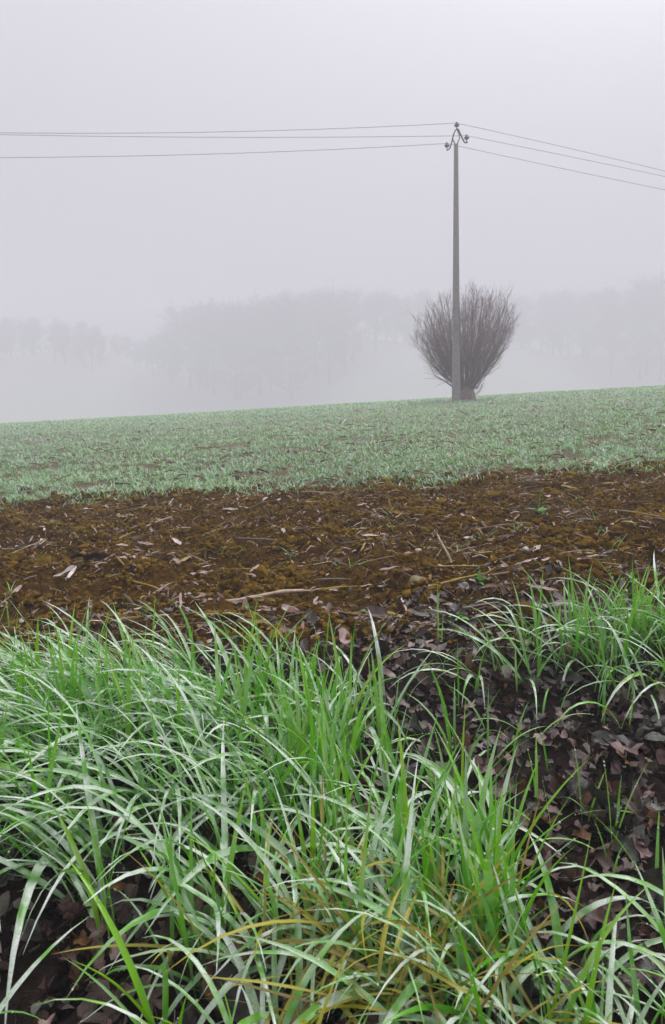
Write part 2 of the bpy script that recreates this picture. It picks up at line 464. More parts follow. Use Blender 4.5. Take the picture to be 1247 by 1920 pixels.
def build_soil():
    st = 0.0195
    xs = np.arange(-5.2, 5.2 + st, st); ys = np.concatenate([np.arange(-0.3, 0.7, 0.05), np.arange(0.7, 7.3, st)])
    X, Y = np.meshgrid(xs, ys)
    Z = soil_z(X, Y)
    edge = sstep(4.9, 5.2, np.abs(X))
    Z = Z - 0.2 * edge
    V = np.stack([X, Y, Z], -1).reshape(-1, 3)
    ny, nx = X.shape
    i, j = np.meshgrid(np.arange(ny - 1), np.arange(nx - 1), indexing='ij')
    a = i * nx + j
    F = np.stack([a, a + 1, a + nx + 1, a + nx], -1).reshape(-1, 4)
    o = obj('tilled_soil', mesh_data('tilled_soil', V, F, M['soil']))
    tag(o, kind='structure')
build_soil()

# ------------------------------------------------------------------ haze
def build_haze():
    x, y0, y1, z0, z1 = 270.0, -130.0, 310.0, -11.5, 36.0
    V = [(-x, y0, z0), (x, y0, z0), (x, y1, z0), (-x, y1, z0), (-x, y0, z1), (x, y0, z1), (x, y1, z1), (-x, y1, z1)]
    F = [(0, 3, 2, 1), (4, 5, 6, 7), (0, 1, 5, 4), (1, 2, 6, 5), (2, 3, 7, 6), (3, 0, 4, 7)]
    m, n, l, out = new_mat('haze')
    pv = n.new('ShaderNodeVolumePrincipled')
    pv.inputs['Color'].default_value = (0.812, 0.805, 0.86, 1)
    pv.inputs['Density'].default_value = HAZE_DENSITY
    pv.inputs['Anisotropy'].default_value = 0.0
    l.new(pv.outputs[0], out.inputs['Volume'])
    o = obj('haze', mesh_data('haze', V, np.array(F), m, False))
    tag(o, kind='stuff')
    o.display_type = 'WIRE'
build_haze()

# ------------------------------------------------------------------ utility pole
PX = 24.7 / F_PX                                   # metres per photo pixel at the pole
POLE = Vector(((855.2 - CX) * PX, 24.7, 0.0))
POLE.z = float(field_z(POLE.x, POLE.y))
TOP_Z = CAM_H + (HY - 270.5) * PX                  # top of the concrete shaft
ZP = PX / (1247 / 70.0)                            # metres per pixel of the enlarged bracket
def br(zx, zy, dy=0.0):                            # point of the bracket, relative to the pole base
    return ((zx - 618) * ZP, dy, TOP_Z - POLE.z + (900 - zy) * ZP)

def build_pole():
    root = empty('utility_pole', POLE)
    tag(root, 'tall tapered grey concrete utility pole in front of the bare pollarded tree', 'utility pole')
    H = TOP_Z - POLE.z
    n = 24
    rows = []
    for k in range(n):
        t = k / (n - 1); z = -0.4 + (H + 0.4) * t
        a = 0.150 - (0.150 - 0.072) * t            # half width
        c = a * 0.30
        ring = [(-a, -a + c), (-a + c, -a), (a - c, -a), (a, -a + c), (a, a - c), (a - c, a), (-a + c, a), (-a, a - c)]
        ca, sa = math.cos(R(-14)), math.sin(R(-14))
        rows += [(x * ca - y * sa, x * sa + y * ca, z) for x, y in ring]
    F = [[k * 8 + j, k * 8 + (j + 1) % 8, (k + 1) * 8 + (j + 1) % 8, (k + 1) * 8 + j] for k in range(n - 1) for j in range(8)]
    cap = np.array([[(n - 1) * 8 + j for j in range(8)]])
    obj('shaft', mesh_data('shaft', rows, [np.array(F), cap], M['concrete'], False), root)
    def bar(name, pts, r):
        p = []                                      # resample with rounded corners
        pts = [Vector(q) for q in pts]
        for a, b in zip(pts[:-1], pts[1:]):
            for s in range(4): p.append(a.lerp(b, s / 4))
        p.append(pts[-1])
        p = np.array([tuple(q) for q in p])
        for _ in range(1): p[1:-1] = 0.25 * p[:-2] + 0.5 * p[1:-1] + 0.25 * p[2:]
        mb = MB(); mb.add(*tube_arrays(p, r, 8)); return obj(name, mb.data(name, M['steel']), root)
    bar('bracket_bar', [br(582, 960, -0.02), br(580, 890, -0.02), br(505, 745), br(512, 640), br(590, 440), br(640, 395)], 0.021)
    bar('bracket_bar', [br(655, 960, -0.02), br(656, 880, -0.02), br(735, 705), br(735, 620), br(668, 450), br(640, 395)], 0.019)
    bar('arm', [br(648, 400, -0.03), br(685, 410, -0.03), br(880, 838, -0.03), br(930, 862, -0.03), br(992, 836, -0.03)], 0.027)
    bar('arm', [br(552, 525, -0.03), br(500, 700, -0.03), br(470, 850, -0.03), br(415, 1025, -0.03), br(378, 1078, -0.03), br(308, 1112, -0.03)], 0.023)
    def insulator(zx, z_pin, z_top, dy):
        base = br(zx, z_pin, dy)
        e = obj('insulator', None, root, base)
        e.empty_display_size = 0.05
        h = (z_pin - z_top) * ZP
        mb = MB(); mb.add(*lathe_arrays([(0.0, -0.03), (0.016, -0.03), (0.016, h - 0.09), (0.0, h - 0.09)], 8)); obj('pin', mb.data('pin', M['steel']), e)
        mb = MB(); mb.add(*lathe_arrays([(0.0, h), (0.034, h - 0.004), (0.05, h - 0.022), (0.036, h - 0.036), (0.05, h - 0.05), (0.046, h - 0.11), (0.03, h - 0.13), (0.0, h - 0.13)], 14))
        obj('head', mb.data('head', M['porcelain']), e)
        for r0, zt, drop in ((0.046, h - 0.06, 0.05), (0.040, h - 0.10, 0.055)):
            w = 0.105 if zt > h - 0.08 else 0.082
            mb = MB(); mb.add(*lathe_arrays([(r0, zt), (w * 0.75, zt - drop * 0.55), (w, zt - drop), (w - 0.008, zt - drop - 0.004), (w * 0.65, zt - drop * 0.7), (r0 - 0.01, zt - 0.02)], 16))
            obj('shed', mb.data('shed', M['porcelain']), e)
        return Vector(base) + Vector((0, 0, h - 0.036)) + POLE
    a = insulator(640, 395, 160, 0.0)
    b = insulator(965, 835, 590, -0.03)
    c = insulator(308, 1095, 850, -0.03)
    return a, b, c
ins_top, ins_right, ins_left = build_pole()

def wire_pt(u, v, Y):
    return Vector(((u - CX) / F_PX * Y, Y, CAM_H + (HY - v) / F_PX * Y))
def build_wire(insul, left_end, left_mid, right_end, right_mid, label):
    """a span to either side: a parabola through the insulator, a mid point and the frame edge, carried on to the next pole"""
    mb = MB()
    chain = []
    for end, mid in ((left_end, left_mid), (right_end, right_mid)):
        P0, P1 = insul, end
        d = P1 - P0; L = math.hypot(d.x, d.y)
        m = mid - P0; tm = math.hypot(m.x, m.y) / L
        zc = m.z - tm * d.z                         # sag term  k t(1-t)
        k = zc / (tm * (1 - tm))
        pts = []
        for t in np.linspace(0, 2.6, 70):
            z = P0.z + t * d.z + k * t * (1 - t)
            z = P0.z + t * d.z + k * t * (1 - t)
            pts.append((P0.x + d.x * t, P0.y + d.y * t, z))
        chain.append(pts)
    pts = chain[0][::-1] + chain[1][1:]
    mb.add(*tube_arrays(pts, 0.0085, 5))
    o = obj('overhead_wire', mb.data('overhead_wire', M['wire']))
    tag(o, label, 'wire', 'overhead wires carried by the concrete pole')
RY, LY = 27.6, 24.2
build_wire(ins_top, wire_pt(0, 249, LY), wire_pt(400, 248, 24.45), wire_pt(1247, 321, RY), wire_pt(1040, 276, 26.2), 'thin dark wire on the insulator at the very top of the pole')
build_wire(ins_right, wire_pt(0, 252.5, LY + .2), wire_pt(400, 256, 24.45), wire_pt(1247, 331, RY + .2), wire_pt(1040, 292, 26.2), 'thin dark wire on the right arm insulator, middle one in height')
build_wire(ins_left, wire_pt(0, 295.5, LY - .2), wire_pt(400, 288.5, 24.3), wire_pt(1247, 356, RY), wire_pt(1040, 314, 26.1), 'thin dark wire on the left arm insulator, lowest of the three')

# ------------------------------------------------------------------ pollarded bare tree behind the pole
def bez(p0, p1, p2, n):
    t = np.linspace(0, 1, n)[:, None]
    return (1 - t) ** 2 * p0 + 2 * t * (1 - t) * p1 + t * t * p2

def build_pollard():
    rg = np.random.RandomState(31)
    YB = 25.9; px = YB / F_PX
    bx = (872 - CX) * px
    bz = float(field_z(bx, YB))
    root = empty('pollarded_tree', (bx, YB, bz))
    tag(root, 'bare many-stemmed pollarded tree with a fan of thin shoots behind the concrete pole', 'tree')
    # stump: short, broad and fluted
    mb = MB()
    n, s = 9, 18
    V = []
    for k in range(n):
        t = k / (n - 1)
        for j in range(s):
            a = 2 * math.pi * j / s
            r = (0.36 - 0.04 * t + 0.08 * (1 - t) ** 3) * (1 + 0.10 * math.sin(5 * a + 1) + 0.06 * math.sin(9 * a + 3 * t)) * (1 - 0.25 * max(0, t - 0.8) / 0.2)
            V.append((r * math.cos(a), r * math.sin(a) * 0.9, -0.25 + 0.72 * t + 0.08 * math.sin(3 * a) * t))
    F = [[k * s + j, k * s + (j + 1) % s, (k + 1) * s + (j + 1) % s, (k + 1) * s + j] for k in range(n - 1) for j in range(s)]
    obj('trunk', mesh_data('trunk', V, [np.array(F), np.array([[(n - 1) * s + j for j in range(s)]])], M['bark']), root)
    def shoot(mb, p0, p1, p2, r0, r1, twigs, depth, spread):
        n = 9 if depth == 0 else 5
        P = bez(p0, p1, p2, n)
        P[1:] += rg.normal(0, 0.012 if depth == 0 else 0.008, (n - 1, 3))
        mb.add(*tube_arrays(P, np.linspace(r0, r1, n), 5 if depth == 0 else 3, False))
        L = np.linalg.norm(p2 - p0)
        for k in range(twigs):
            t = rg.uniform(0.22 if depth == 0 else 0.15, 0.97)
            b = (1 - t) ** 2 * p0 + 2 * t * (1 - t) * p1 + t * t * p2
            d = 2 * (1 - t) * (p1 - p0) + 2 * t * (p2 - p1); d /= np.linalg.norm(d)
            side = rg.normal(0, 1, 3); side -= d * side.dot(d); side /= np.linalg.norm(side)
            ln = (0.30 + 0.55 * rg.rand()) * (1.15 - 0.55 * t) * (1.0 if depth == 0 else 0.42)
            ang = rg.uniform(0.22, 0.62) * spread
            e = b + ln * (d * math.cos(ang) + side * math.sin(ang) + np.array([0, 0, 0.12]))
            m = b + 0.5 * ln * (d * math.cos(ang * 1.3) + side * math.sin(ang * 1.3))
            shoot(mb, b, m, e, max(r1 * 1.1, (r0 * (1 - t) + r1 * t) * 0.5), 0.0025, 3 if depth == 0 else 0, depth + 1, spread)
    stems = 175
    for i in range(stems):
        az = i * 2.39996 + rg.uniform(-.25, .25)
        q = math.sqrt((i + 0.5) / stems)              # 0 centre, 1 rim
        phi = R(80) * min(1.0, q * rg.uniform(0.88, 1.08))
        c, s_ = math.cos(az), math.sin(az)
        k = rg.uniform(0.76, 1.04)
        rad = 2.1 * math.sin(phi) ** 0.8 * k
        ht = 1.05 + 3.45 * math.cos(phi) ** 0.40 * k
        if c < -0.1: ht *= 1 - 0.12 * min(1, -c * math.sin(phi) * 1.5)             # left shoulder is lower
        p0 = np.array([0.26 * q * c + rg.normal(0, .04), 0.24 * q * s_, 0.30 + rg.uniform(0, .3)])
        p2 = np.array([rad * c, rad * s_ * 0.85, ht])
        p1 = np.array([rad * c * rg.uniform(.55, .72) + p0[0] * 0.3, (rad * s_ * 0.62) * .85, p0[2] + (ht - p0[2]) * (0.46 - 0.14 * q)])
        mb = MB()
        shoot(mb, p0, p1, p2, rg.uniform(0.010, 0.021), 0.0045, 15, 0, 1.0)
        obj('stem', mb.data('stem', M['twig']), root)
    # one low dead limb to the left, short sprouts to the right of the stump
    mb = MB()
    p0 = np.array([-0.40, -0.2, 0.42]); k = np.array([-0.85, -0.2, 0.78]); e = np.array([-1.42, -0.25, 1.38])
    mb.add(*tube_arrays(bez(p0, k, np.array([-1.1, -.2, 0.88]), 6), np.linspace(.028, .016, 6), 5, False))
    mb.add(*tube_arrays(bez(np.array([-1.1, -.2, 0.88]), np.array([-1.2, -.2, 0.95]), e, 5), np.linspace(.016, .006, 5), 4, False))
    for a, b in (((-.75, -.2, .68), (-1.2, -.1, .48)), ((-.9, -.2, .78), (-1.55, -.1, .82)), ((-.7, -.2, .66), (-.72, -.2, 1.15)), ((-1.1, -.2, .9), (-1.6, -.2, 1.05)), ((-1.25, -.22, 1.1), (-1.62, -.1, 1.3))):
        a = np.array(a); b = np.array(b)
        mb.add(*tube_arrays(bez(a, (a + b) / 2 + np.array([0, 0, .05]), b, 4), np.linspace(.009, .004, 4), 3, False))
    tag(obj('low_limb', mb.data('low_limb', M['twig']), root), 'low dead side limb reaching left from the stump')
    for i in range(14):
        mb = MB()
        a = rg.uniform(-1.2, 1.0)
        p0 = np.array([0.42 * math.cos(a), 0.4 * math.sin(a), rg.uniform(.1, .5)])
        p2 = p0 + np.array([rg.uniform(.05, .35), rg.uniform(-.1, .1), rg.uniform(.3, .7)])
        shoot(mb, p0, (p0 + p2) / 2 + np.array([.1, 0, 0]), p2, .009, .004, 3, 1, 1.3)
        obj('sprout', mb.data('sprout', M['twig']), root)
build_pollard()

# ------------------------------------------------------------------ far line of bare trees in the fog
def far_tree_meshes(seed):
    """unit-height bare tree: trunk with rising limbs, crown of fine twigs thickening upwards"""
    rg = np.random.RandomState(seed)
    tr = MB(); cr = MB()
    base = np.array([0, 0, -0.03]); top = np.array([rg.uniform(-.04, .04), rg.uniform(-.04, .04), 0.72])
    kn = np.array([rg.uniform(-.04, .04), 0, .35])
    tr.add(*tube_arrays(bez(base, kn, top, 8), np.linspace(.0095, .004, 8), 7, False))
    for i in range(30):
        t = 0.08 + 0.92 * rg.rand() ** 0.75
        b = (1 - t) ** 2 * base + 2 * t * (1 - t) * kn + t * t * top
        az = rg.uniform(0, 6.283); out = rg.uniform(.05, .21) * (1.2 - .55 * t)
        e = b + np.array([out * math.cos(az), out * math.sin(az), rg.uniform(.08, .27)])
        m = b + np.array([out * .65 * math.cos(az), out * .65 * math.sin(az), .06])
        tr.add(*tube_arrays(bez(b, m, e, 5), np.linspace(.005, .0016, 5), 4, False))
        for k in range(18):
            s = rg.uniform(.25, 1.0); bb = (1 - s) ** 2 * b + 2 * s * (1 - s) * m + s * s * e
            d = rg.normal(0, .5, 3); d[2] = abs(d[2]) + .45; d /= np.linalg.norm(d)
            ee = bb + d * rg.uniform(.05, .12)
            cr.add(*tube_arrays(np.array([bb, (bb + ee) / 2 + rg.normal(0, .005, 3), ee]), [.0015, .0011, .0006], 3, False))
            for q in range(7):
                b3 = bb + (ee - bb) * rg.uniform(.2, 1.0)
                d3 = d * .6 + rg.normal(0, .45, 3); d3 /= np.linalg.norm(d3)
                e3 = b3 + d3 * rg.uniform(.02, .06)
                wv = np.cross(d3, rg.normal(0, 1, 3)); wv /= np.linalg.norm(wv) + 1e-6
                wv *= rg.uniform(.0012, .0030)
                cr.add(np.array([b3 - wv, b3 + wv, e3]), np.array([[0, 1, 2]]), None)
    return tr.data('trunk', M['far_bark']), cr.data('crown', M['far_bark'])
FAR = [far_tree_meshes(s) for s in (3, 14, 25, 36, 47)]
SKYLINE = np.array([(-90, 588), (0, 592), (60, 585), (150, 590), (200, 612), (260, 630), (300, 618), (340, 562), (400, 546), (460, 540), (520, 548), (560, 530), (610, 524), (680, 530),
                    (740, 540), (800, 534), (900, 540), (1000, 534), (1080, 536), (1140, 520), (1200, 508), (1340, 512)], float)
DEPTH = np.array([(-90, 200), (180, 200), (250, 216), (300, 210), (350, 192), (450, 186), (620, 190), (700, 202), (800, 212), (1000, 216), (1100, 208), (1180, 196), (1340, 194)], float)
def far_tree(u, back, k):
    Y = float(np.interp(u, DEPTH[:, 0], DEPTH[:, 1])) + back + rs.uniform(-7, 7)
    vtop = float(np.interp(u, SKYLINE[:, 0], SKYLINE[:, 1])) + abs(rs.normal(0, 6)) + (4 if back else 0)
    x = (u - CX) / F_PX * Y
    z = float(field_z(x, Y))
    h = (CAM_H + (HY - vtop) / F_PX * Y - z) / 0.99
    w = h * rs.uniform(1.15, 1.7)
    t = empty('bare_tree', (x, Y, z), rs.uniform(0, 6.28))
    obj('trunk', FAR[k % 5][0], t, scale=(w, w, h)); obj('crown', FAR[k % 5][1], t, scale=(w, w, h))
    row = 'rear row' if back else 'front row'
    if u < 310: lab = 'low bare tree in the fog, %s of the group apart from the higher wood' % row
    elif u < 690: lab = 'tall bare tree in the fog, %s of the darkest part of the wood' % row
    elif u < 1050: lab = 'tall bare tree barely showing in the fog behind the pollarded tree, %s' % row
    else: lab = 'tall bare tree in the fog up the slope beyond the pollarded tree, %s' % row
    tag(t, lab, 'tree', 'bare trees fading into the fog')
for i, u in enumerate(np.arange(-85, 1340, 26.0)): far_tree(u + rs.uniform(-11, 11), 0, i)
for i, u in enumerate(np.arange(-70, 1340, 34.0)): far_tree(u + rs.uniform(-14, 14), 16, i + 2)

for i, u in enumerate(np.arange(-80, 1340, 30.0)):      # low growth along the foot of the wood
    u += rs.uniform(-10, 10)
    Y = float(np.interp(u, DEPTH[:, 0], DEPTH[:, 1])) + rs.uniform(2, 10); x = (u - CX) / F_PX * Y; h = rs.uniform(5.5, 9.5)
    t = empty('bare_shrub', (x, Y, float(field_z(x, Y))), rs.uniform(0, 6.28))
    w = h * rs.uniform(1.5, 2.2)
    obj('trunk', FAR[i % 5][0], t, scale=(w, w, h)); obj('crown', FAR[i % 5][1], t, scale=(w, w, h))
    tag(t, 'low bare shrub blurred by fog at the foot of the %s' % ('low faint trees' if u < 310 else 'darkest part of the wood' if u < 690 else 'wood behind the pollarded tree' if u < 1050 else 'wood up the slope'), 'shrub', 'bare shrubs along the foggy wood')

# ------------------------------------------------------------------ grass blades
def blade_arrays(base, az, tilt, bend, length, width, nseg=8, fold=0.22, roll=None, rnd=None, dew=None, clear=True, pw=1.35, flat=False):
    N = len(base)
    t = np.linspace(0, 1, nseg + 1)
    th = tilt[:, None] + bend[:, None] * t[None, :] ** pw
    th = np.minimum(th, 2.85)
    ca, sa = np.cos(az), np.sin(az)
    az2 = az[:, None] + (0.25 * rs.normal(0, 1, N))[:, None] * t[None, :]
    T = np.stack([np.sin(th) * np.cos(az2), np.sin(th) * np.sin(az2), np.cos(th)], -1)
    step = length[:, None, None] / nseg * T
    P = np.zeros((N, nseg + 1, 3)); P[:, 0] = base
    P[:, 1:] = base[:, None, :] + np.cumsum(0.5 * (step[:, :-1] + step[:, 1:]), 1)
    if clear:
        g = soil_z(P[..., 0], P[..., 1]) + 0.006 + 0.01 * t[None, :]
        P[:, 1:, 2] = np.maximum(P[:, 1:, 2], g[:, 1:])
    S = np.stack([-np.sin(az2), np.cos(az2), np.zeros_like(az2)], -1)
    Nn = np.cross(S, T); Nn /= np.linalg.norm(Nn, axis=-1, keepdims=True) + 1e-9
    if roll is None: roll = rs.normal(0, 0.35, N)
    rl = roll[:, None] * (0.3 + 0.9 * t[None, :])
    S2 = S * np.cos(rl)[..., None] + Nn * np.sin(rl)[..., None]
    N2 = np.cross(S2, T)
    w = np.where(t < 0.3, 0.55 + 1.5 * t, 1.0 - np.clip((t - 0.3) / 0.7, 0, 1) ** 1.9)
    w = np.maximum(w, 0.03)[None, :, None] * width[:, None, None] * 0.5
    C = P + N2 * w * fold * 2
    m = 2 if flat else 3
    V = np.stack([P - S2 * w, P + S2 * w] if flat else [P - S2 * w, C, P + S2 * w], 2)
    V = V.reshape(N, -1, 3)
    k = np.arange(nseg)
    q = np.stack([k * 2, k * 2 + 1, k * 2 + 3, k * 2 + 2], -1) if flat else np.concatenate([np.stack([k * 3, k * 3 + 1, k * 3 + 4, k * 3 + 3], -1), np.stack([k * 3 + 1, k * 3 + 2, k * 3 + 5, k * 3 + 4], -1)])
    Fc = (q[None] + (np.arange(N) * (nseg + 1) * m)[:, None, None]).reshape(-1, 4)
    if rnd is None: rnd = rs.rand(N)
    if dew is None: dew = rs.rand(N)
    g = np.zeros((N, nseg + 1, m, 3))
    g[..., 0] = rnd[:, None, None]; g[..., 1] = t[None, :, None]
    dt = np.clip(0.35 + 0.9 * t, 0, 1)
    g[..., 2] = dew[:, None, None] * dt[None, :, None]
    return V.reshape(-1, 3), Fc, g.reshape(-1, 3), C, w[:, :, 0] * np.ones((N, 1)), S2

DEW_PTS = []
def collect_dew(C, w, S2, frac):
    N, n, _ = C.shape
    cnt = int(N * frac)
    i = rs.randint(0, N, cnt); j = rs.randint(1, n - 1, cnt); f = rs.rand(cnt)[:, None]
    p = C[i, j] * (1 - f) + C[i, np.minimum(j + 1, n - 1)] * f
    p = p + S2[i, j] * (w[i, j] * rs.uniform(-0.9, 0.9, cnt))[:, None] + np.array([0, 0, 0.0008])
    DEW_PTS.append(p)

def wheat():
    parts = []
    def zone(y0, y1, dens, ln, wd, nseg, tuft):
        half = 0.70 * y1 + 2.5
        n = int(dens * 2 * half * (y1 - y0))
        x = rs.uniform(-half, half, n); y = rs.uniform(y0, y1, n)
        ok = (np.abs(x) < 0.70 * y + 2.5) & ((np.abs(x) < 0.53 * y + 0.8) | (rs.rand(n) < 0.5))
        edge = field_edge(x)
        gap = fbm(x * 1.9, y * 3.2, 77, 3) + 0.5 * (fbm(x * 5.5, y * 8, 78, 2) - 0.5)
        p = sstep(0.29, 0.43, gap) * sstep(-0.12, 0.30, y - edge)
        ok &= rs.rand(n) < p * 0.98 + 0.02 * (y > edge)
        x, y = x[ok], y[ok]; n = len(x)
        x = np.repeat(x, tuft); y = np.repeat(y, tuft); n = len(x)
        x = x + rs.normal(0, 0.008, n); y = y + rs.normal(0, 0.008, n)
        z = np.maximum(field_z(x, y), np.where(y < 7.3, soil_z(x, y), -9)) - 0.004
        L = rs.uniform(*ln, n); W = rs.uniform(*wd, n)
        V, Fc, g, *_ = blade_arrays(np.stack([x, y, z], -1), rs.uniform(0, 6.283, n), rs.uniform(0.15, 0.9, n), rs.uniform(0.4, 1.9, n), L, W * 1.3, nseg, 0.0,
                                    rnd=np.clip(fbm(x * 0.7, y * 0.9, 90, 3) * 0.9 + rs.normal(0, .2, n), 0, 1), dew=np.clip(rs.beta(1.3, 1.1, n) * 1.15, 0, 1), clear=False, flat=True)
        parts.append((V, Fc, g))
    zone(6.0, 9.0, 400, (0.06, 0.125), (0.004, 0.007), 4, 3)
    zone(9.0, 14.0, 190, (0.06, 0.125), (0.006, 0.010), 3, 3)
    zone(14.0, 22.0, 78, (0.07, 0.13), (0.010, 0.016), 2, 3)
    zone(22.0, 36.0, 34, (0.08, 0.14), (0.016, 0.026), 2, 3)
    off = 0; VV = []; FF = []; GG = []
    for V, Fc, g in parts:
        VV.append(V); FF.append(Fc + off); GG.append(g); off += len(V)
    o = obj('seedling_crop', mesh_data('seedling_crop', np.concatenate(VV), np.concatenate(FF), M['wheat'], True, np.concatenate(GG)))
    tag(o, 'short pale green cereal seedlings covered in dew on the far field', 'crop', kind='stuff')
wheat()

def grass_points(n, dens):
    """rejection-sample bases on the ground by a density function of x, y"""
    out = np.zeros((0, 2))
    while len(out) < n:
        p = np.stack([rs.uniform(-1.9, 1.9, n * 3), rs.uniform(0.45, 3.2, n * 3)], -1)
        p = p[rs.rand(len(p)) < dens(p[:, 0], p[:, 1])]
        out = np.concatenate([out, p])
    return out[:n]

def U(x, y): return CX + F_PX * x / y            # photo column of a ground point

def clumped(pts, per, sigma):
    q = np.repeat(pts, per, 0)
    return q + rs.normal(0, sigma, q.shape)

def long_grass():
    parts = []
    def batch(pts, az_mu, az_sd, tilt, bend, ln, wd, hue, dew, nseg=9, dewn=3.0):
        n = len(pts)
        z = soil_z(pts[:, 0], pts[:, 1]) - 0.004
        base = np.stack([pts[:, 0], pts[:, 1], z], -1)
        az = rs.normal(az_mu, az_sd, n) if np.ndim(az_mu) == 0 else az_mu + rs.normal(0, az_sd, n)
        L = rs.uniform(*ln, n)
        V, Fc, g, C, w, S2 = blade_arrays(base, az, np.abs(rs.normal(*tilt, n)), np.abs(rs.normal(*bend, n)), L, 1.08 * rs.uniform(*wd, n) * (0.6 + 0.5 * rs.rand(n)) / 0.85 * (0.7 + 0.5 * (L - ln[0]) / (ln[1] - ln[0])), nseg,
                                          rnd=np.clip(rs.normal(*hue, n), 0, 1), dew=np.clip(rs.normal(*dew, n), 0, 1))
        parts.append((V, Fc, g)); collect_dew(C, w, S2, dewn)
    # the thick swathe to the left, combed over to the left and towards the viewer
    d_left = lambda x, y: sstep(2.42, 2.05, y) * sstep(1.1, 1.5, y) * sstep(0.10, -0.20, x + 0.18 * (y - 1.5)) * (0.35 + 0.65 * fbm(x * 5, y * 5, 7, 2))
    p = clumped(grass_points(250, d_left), 5, 0.022)
    batch(p, R(192), 0.55, (0.55, 0.25), (1.25, 0.4), (0.22, 0.46), (0.006, 0.0125), (0.45, 0.2), (0.85, 0.3))
    p = clumped(grass_points(90, d_left), 5, 0.02)
    batch(p, R(238), 0.45, (0.45, 0.2), (1.5, 0.4), (0.25, 0.48), (0.006, 0.013), (0.4, 0.2), (0.95, 0.3))
    p = clumped(grass_points(85, d_left), 4, 0.018)
    batch(p, rs.uniform(0, 6.283, len(p)), 0.1, (0.14, 0.1), (0.25, 0.2), (0.20, 0.36), (0.006, 0.011), (0.7, 0.2), (0.12, 0.12))
    # middle: upright and arching tufts
    d_mid = lambda x, y: sstep(2.2, 1.75, y + 0.9 * np.maximum(x - 0.05, 0)) * sstep(0.8, 1.1, y) * sstep(-0.35, -0.1, x) * sstep(0.42, 0.22, x - 0.10 * (1.4 - y)) * (0.15 + 0.85 * sstep(0.35, 0.6, fbm(x * 6, y * 6, 9, 2)))
    p = clumped(grass_points(66, d_mid), 5, 0.02)
    batch(p, rs.uniform(0, 6.283, len(p)), 0.1, (0.22, 0.15), (0.45, 0.4), (0.18, 0.36), (0.006, 0.012), (0.65, 0.2), (0.25, 0.25))
    p = clumped(grass_points(76, d_mid), 4, 0.02)
    batch(p, rs.normal(R(185), 1.3, len(p)), 0.1, (0.5, 0.25), (1.6, 0.6), (0.22, 0.42), (0.006, 0.012), (0.5, 0.2), (0.9, 0.3))
    # front: large single tufts close to the path
    d_front = lambda x, y: sstep(1.25, 1.0, y) * sstep(0.5, 0.7, y) * (0.12 + 0.88 * sstep(-0.42, -0.1, x)) * sstep(0.75, 0.5, x) * (0.12 + 0.88 * sstep(0.38, 0.6, fbm(x * 6 + 4, y * 6, 12, 2)))
    p = clumped(grass_points(34, d_front), 4, 0.02)
    batch(p, rs.uniform(0, 6.283, len(p)), 0.1, (0.30, 0.2), (0.7, 0.5), (0.14, 0.27), (0.006, 0.0125), (0.6, 0.2), (0.4, 0.3), 11, 2.6)
    p = clumped(grass_points(50, d_front), 4, 0.02)
    batch(p, rs.uniform(0, 6.283, len(p)), 0.1, (0.5, 0.2), (1.9, 0.5), (0.20, 0.36), (0.006, 0.012), (0.5, 0.2), (0.95, 0.3), 11, 2.6)
    # thin growth between
    d_thin = lambda x, y: sstep(2.5, 2.1, y) * sstep(0.6, 0.8, y) * 0.5
    p = clumped(grass_points(110, d_thin), 2, 0.015)
    batch(p, rs.uniform(0, 6.283, len(p)), 0.1, (0.3, 0.2), (0.9, 0.6), (0.10, 0.22), (0.003, 0.006), (0.5, 0.25), (0.35, 0.25))
    off = 0; VV = []; FF = []; GG = []
    for V, Fc, g in parts:
        VV.append(V); FF.append(Fc + off); GG.append(g); off += len(V)
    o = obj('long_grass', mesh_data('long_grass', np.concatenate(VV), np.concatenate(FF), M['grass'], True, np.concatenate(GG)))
    tag(o, 'long bright green verge grass lying over and wet with dew', 'grass', kind='stuff')
    # tussock at the edge of the tilled soil on the right
    parts.clear()
    d_r = lambda x, y: np.exp(-((x - 1.14) / 0.26) ** 2 - ((y - 2.30) / 0.22) ** 2) + 0.5 * np.exp(-((x - 0.74) / 0.2) ** 2 - ((y - 2.30) / 0.16) ** 2)
    p = clumped(grass_points(42, d_r), 4, 0.02)
    batch(p, rs.uniform(0, 6.283, len(p)), 0.1, (0.2, 0.15), (0.4, 0.35), (0.18, 0.36), (0.006, 0.011), (0.65, 0.2), (0.25, 0.2))
    p = clumped(grass_points(42, d_r), 4, 0.02)
    batch(p, rs.normal(R(185), 1.0, len(p)), 0.1, (0.5, 0.2), (1.5, 0.5), (0.24, 0.42), (0.006, 0.011), (0.5, 0.2), (0.85, 0.3))
    off = 0; VV = []; FF = []; GG = []
    for V, Fc, g in parts:
        VV.append(V); FF.append(Fc + off); GG.append(g); off += len(V)
    o = obj('grass_tussock', mesh_data('grass_tussock', np.concatenate(VV), np.concatenate(FF), M['grass'], True, np.concatenate(GG)))
    tag(o, 'tall wet grass tussock on its own between dead leaves and tilled soil', 'grass', kind='stuff')
    # yellowed stems tangled under the front grass
    n = 190
    pts = np.stack([rs.normal(0.10, 0.12, n), rs.normal(1.04, 0.10, n)], -1)
    base = np.stack([pts[:, 0], pts[:, 1], soil_z(pts[:, 0], pts[:, 1]) + rs.uniform(0.0, 0.13, n)], -1)
    V, Fc, g, *_ = blade_arrays(base, rs.uniform(0, 6.283, n), rs.uniform(0.5, 1.5, n), rs.uniform(0.1, 1.6, n), rs.uniform(0.12, 0.3, n), rs.uniform(0.003, 0.008, n), 7, dew=rs.rand(n) * .4)
    o = obj('dry_grass', mesh_data('dry_grass', V, Fc, M['dry_grass'], True, g))
    tag(o, 'tangle of yellowed dying grass beneath the green blades', 'grass', kind='stuff')
long_grass()

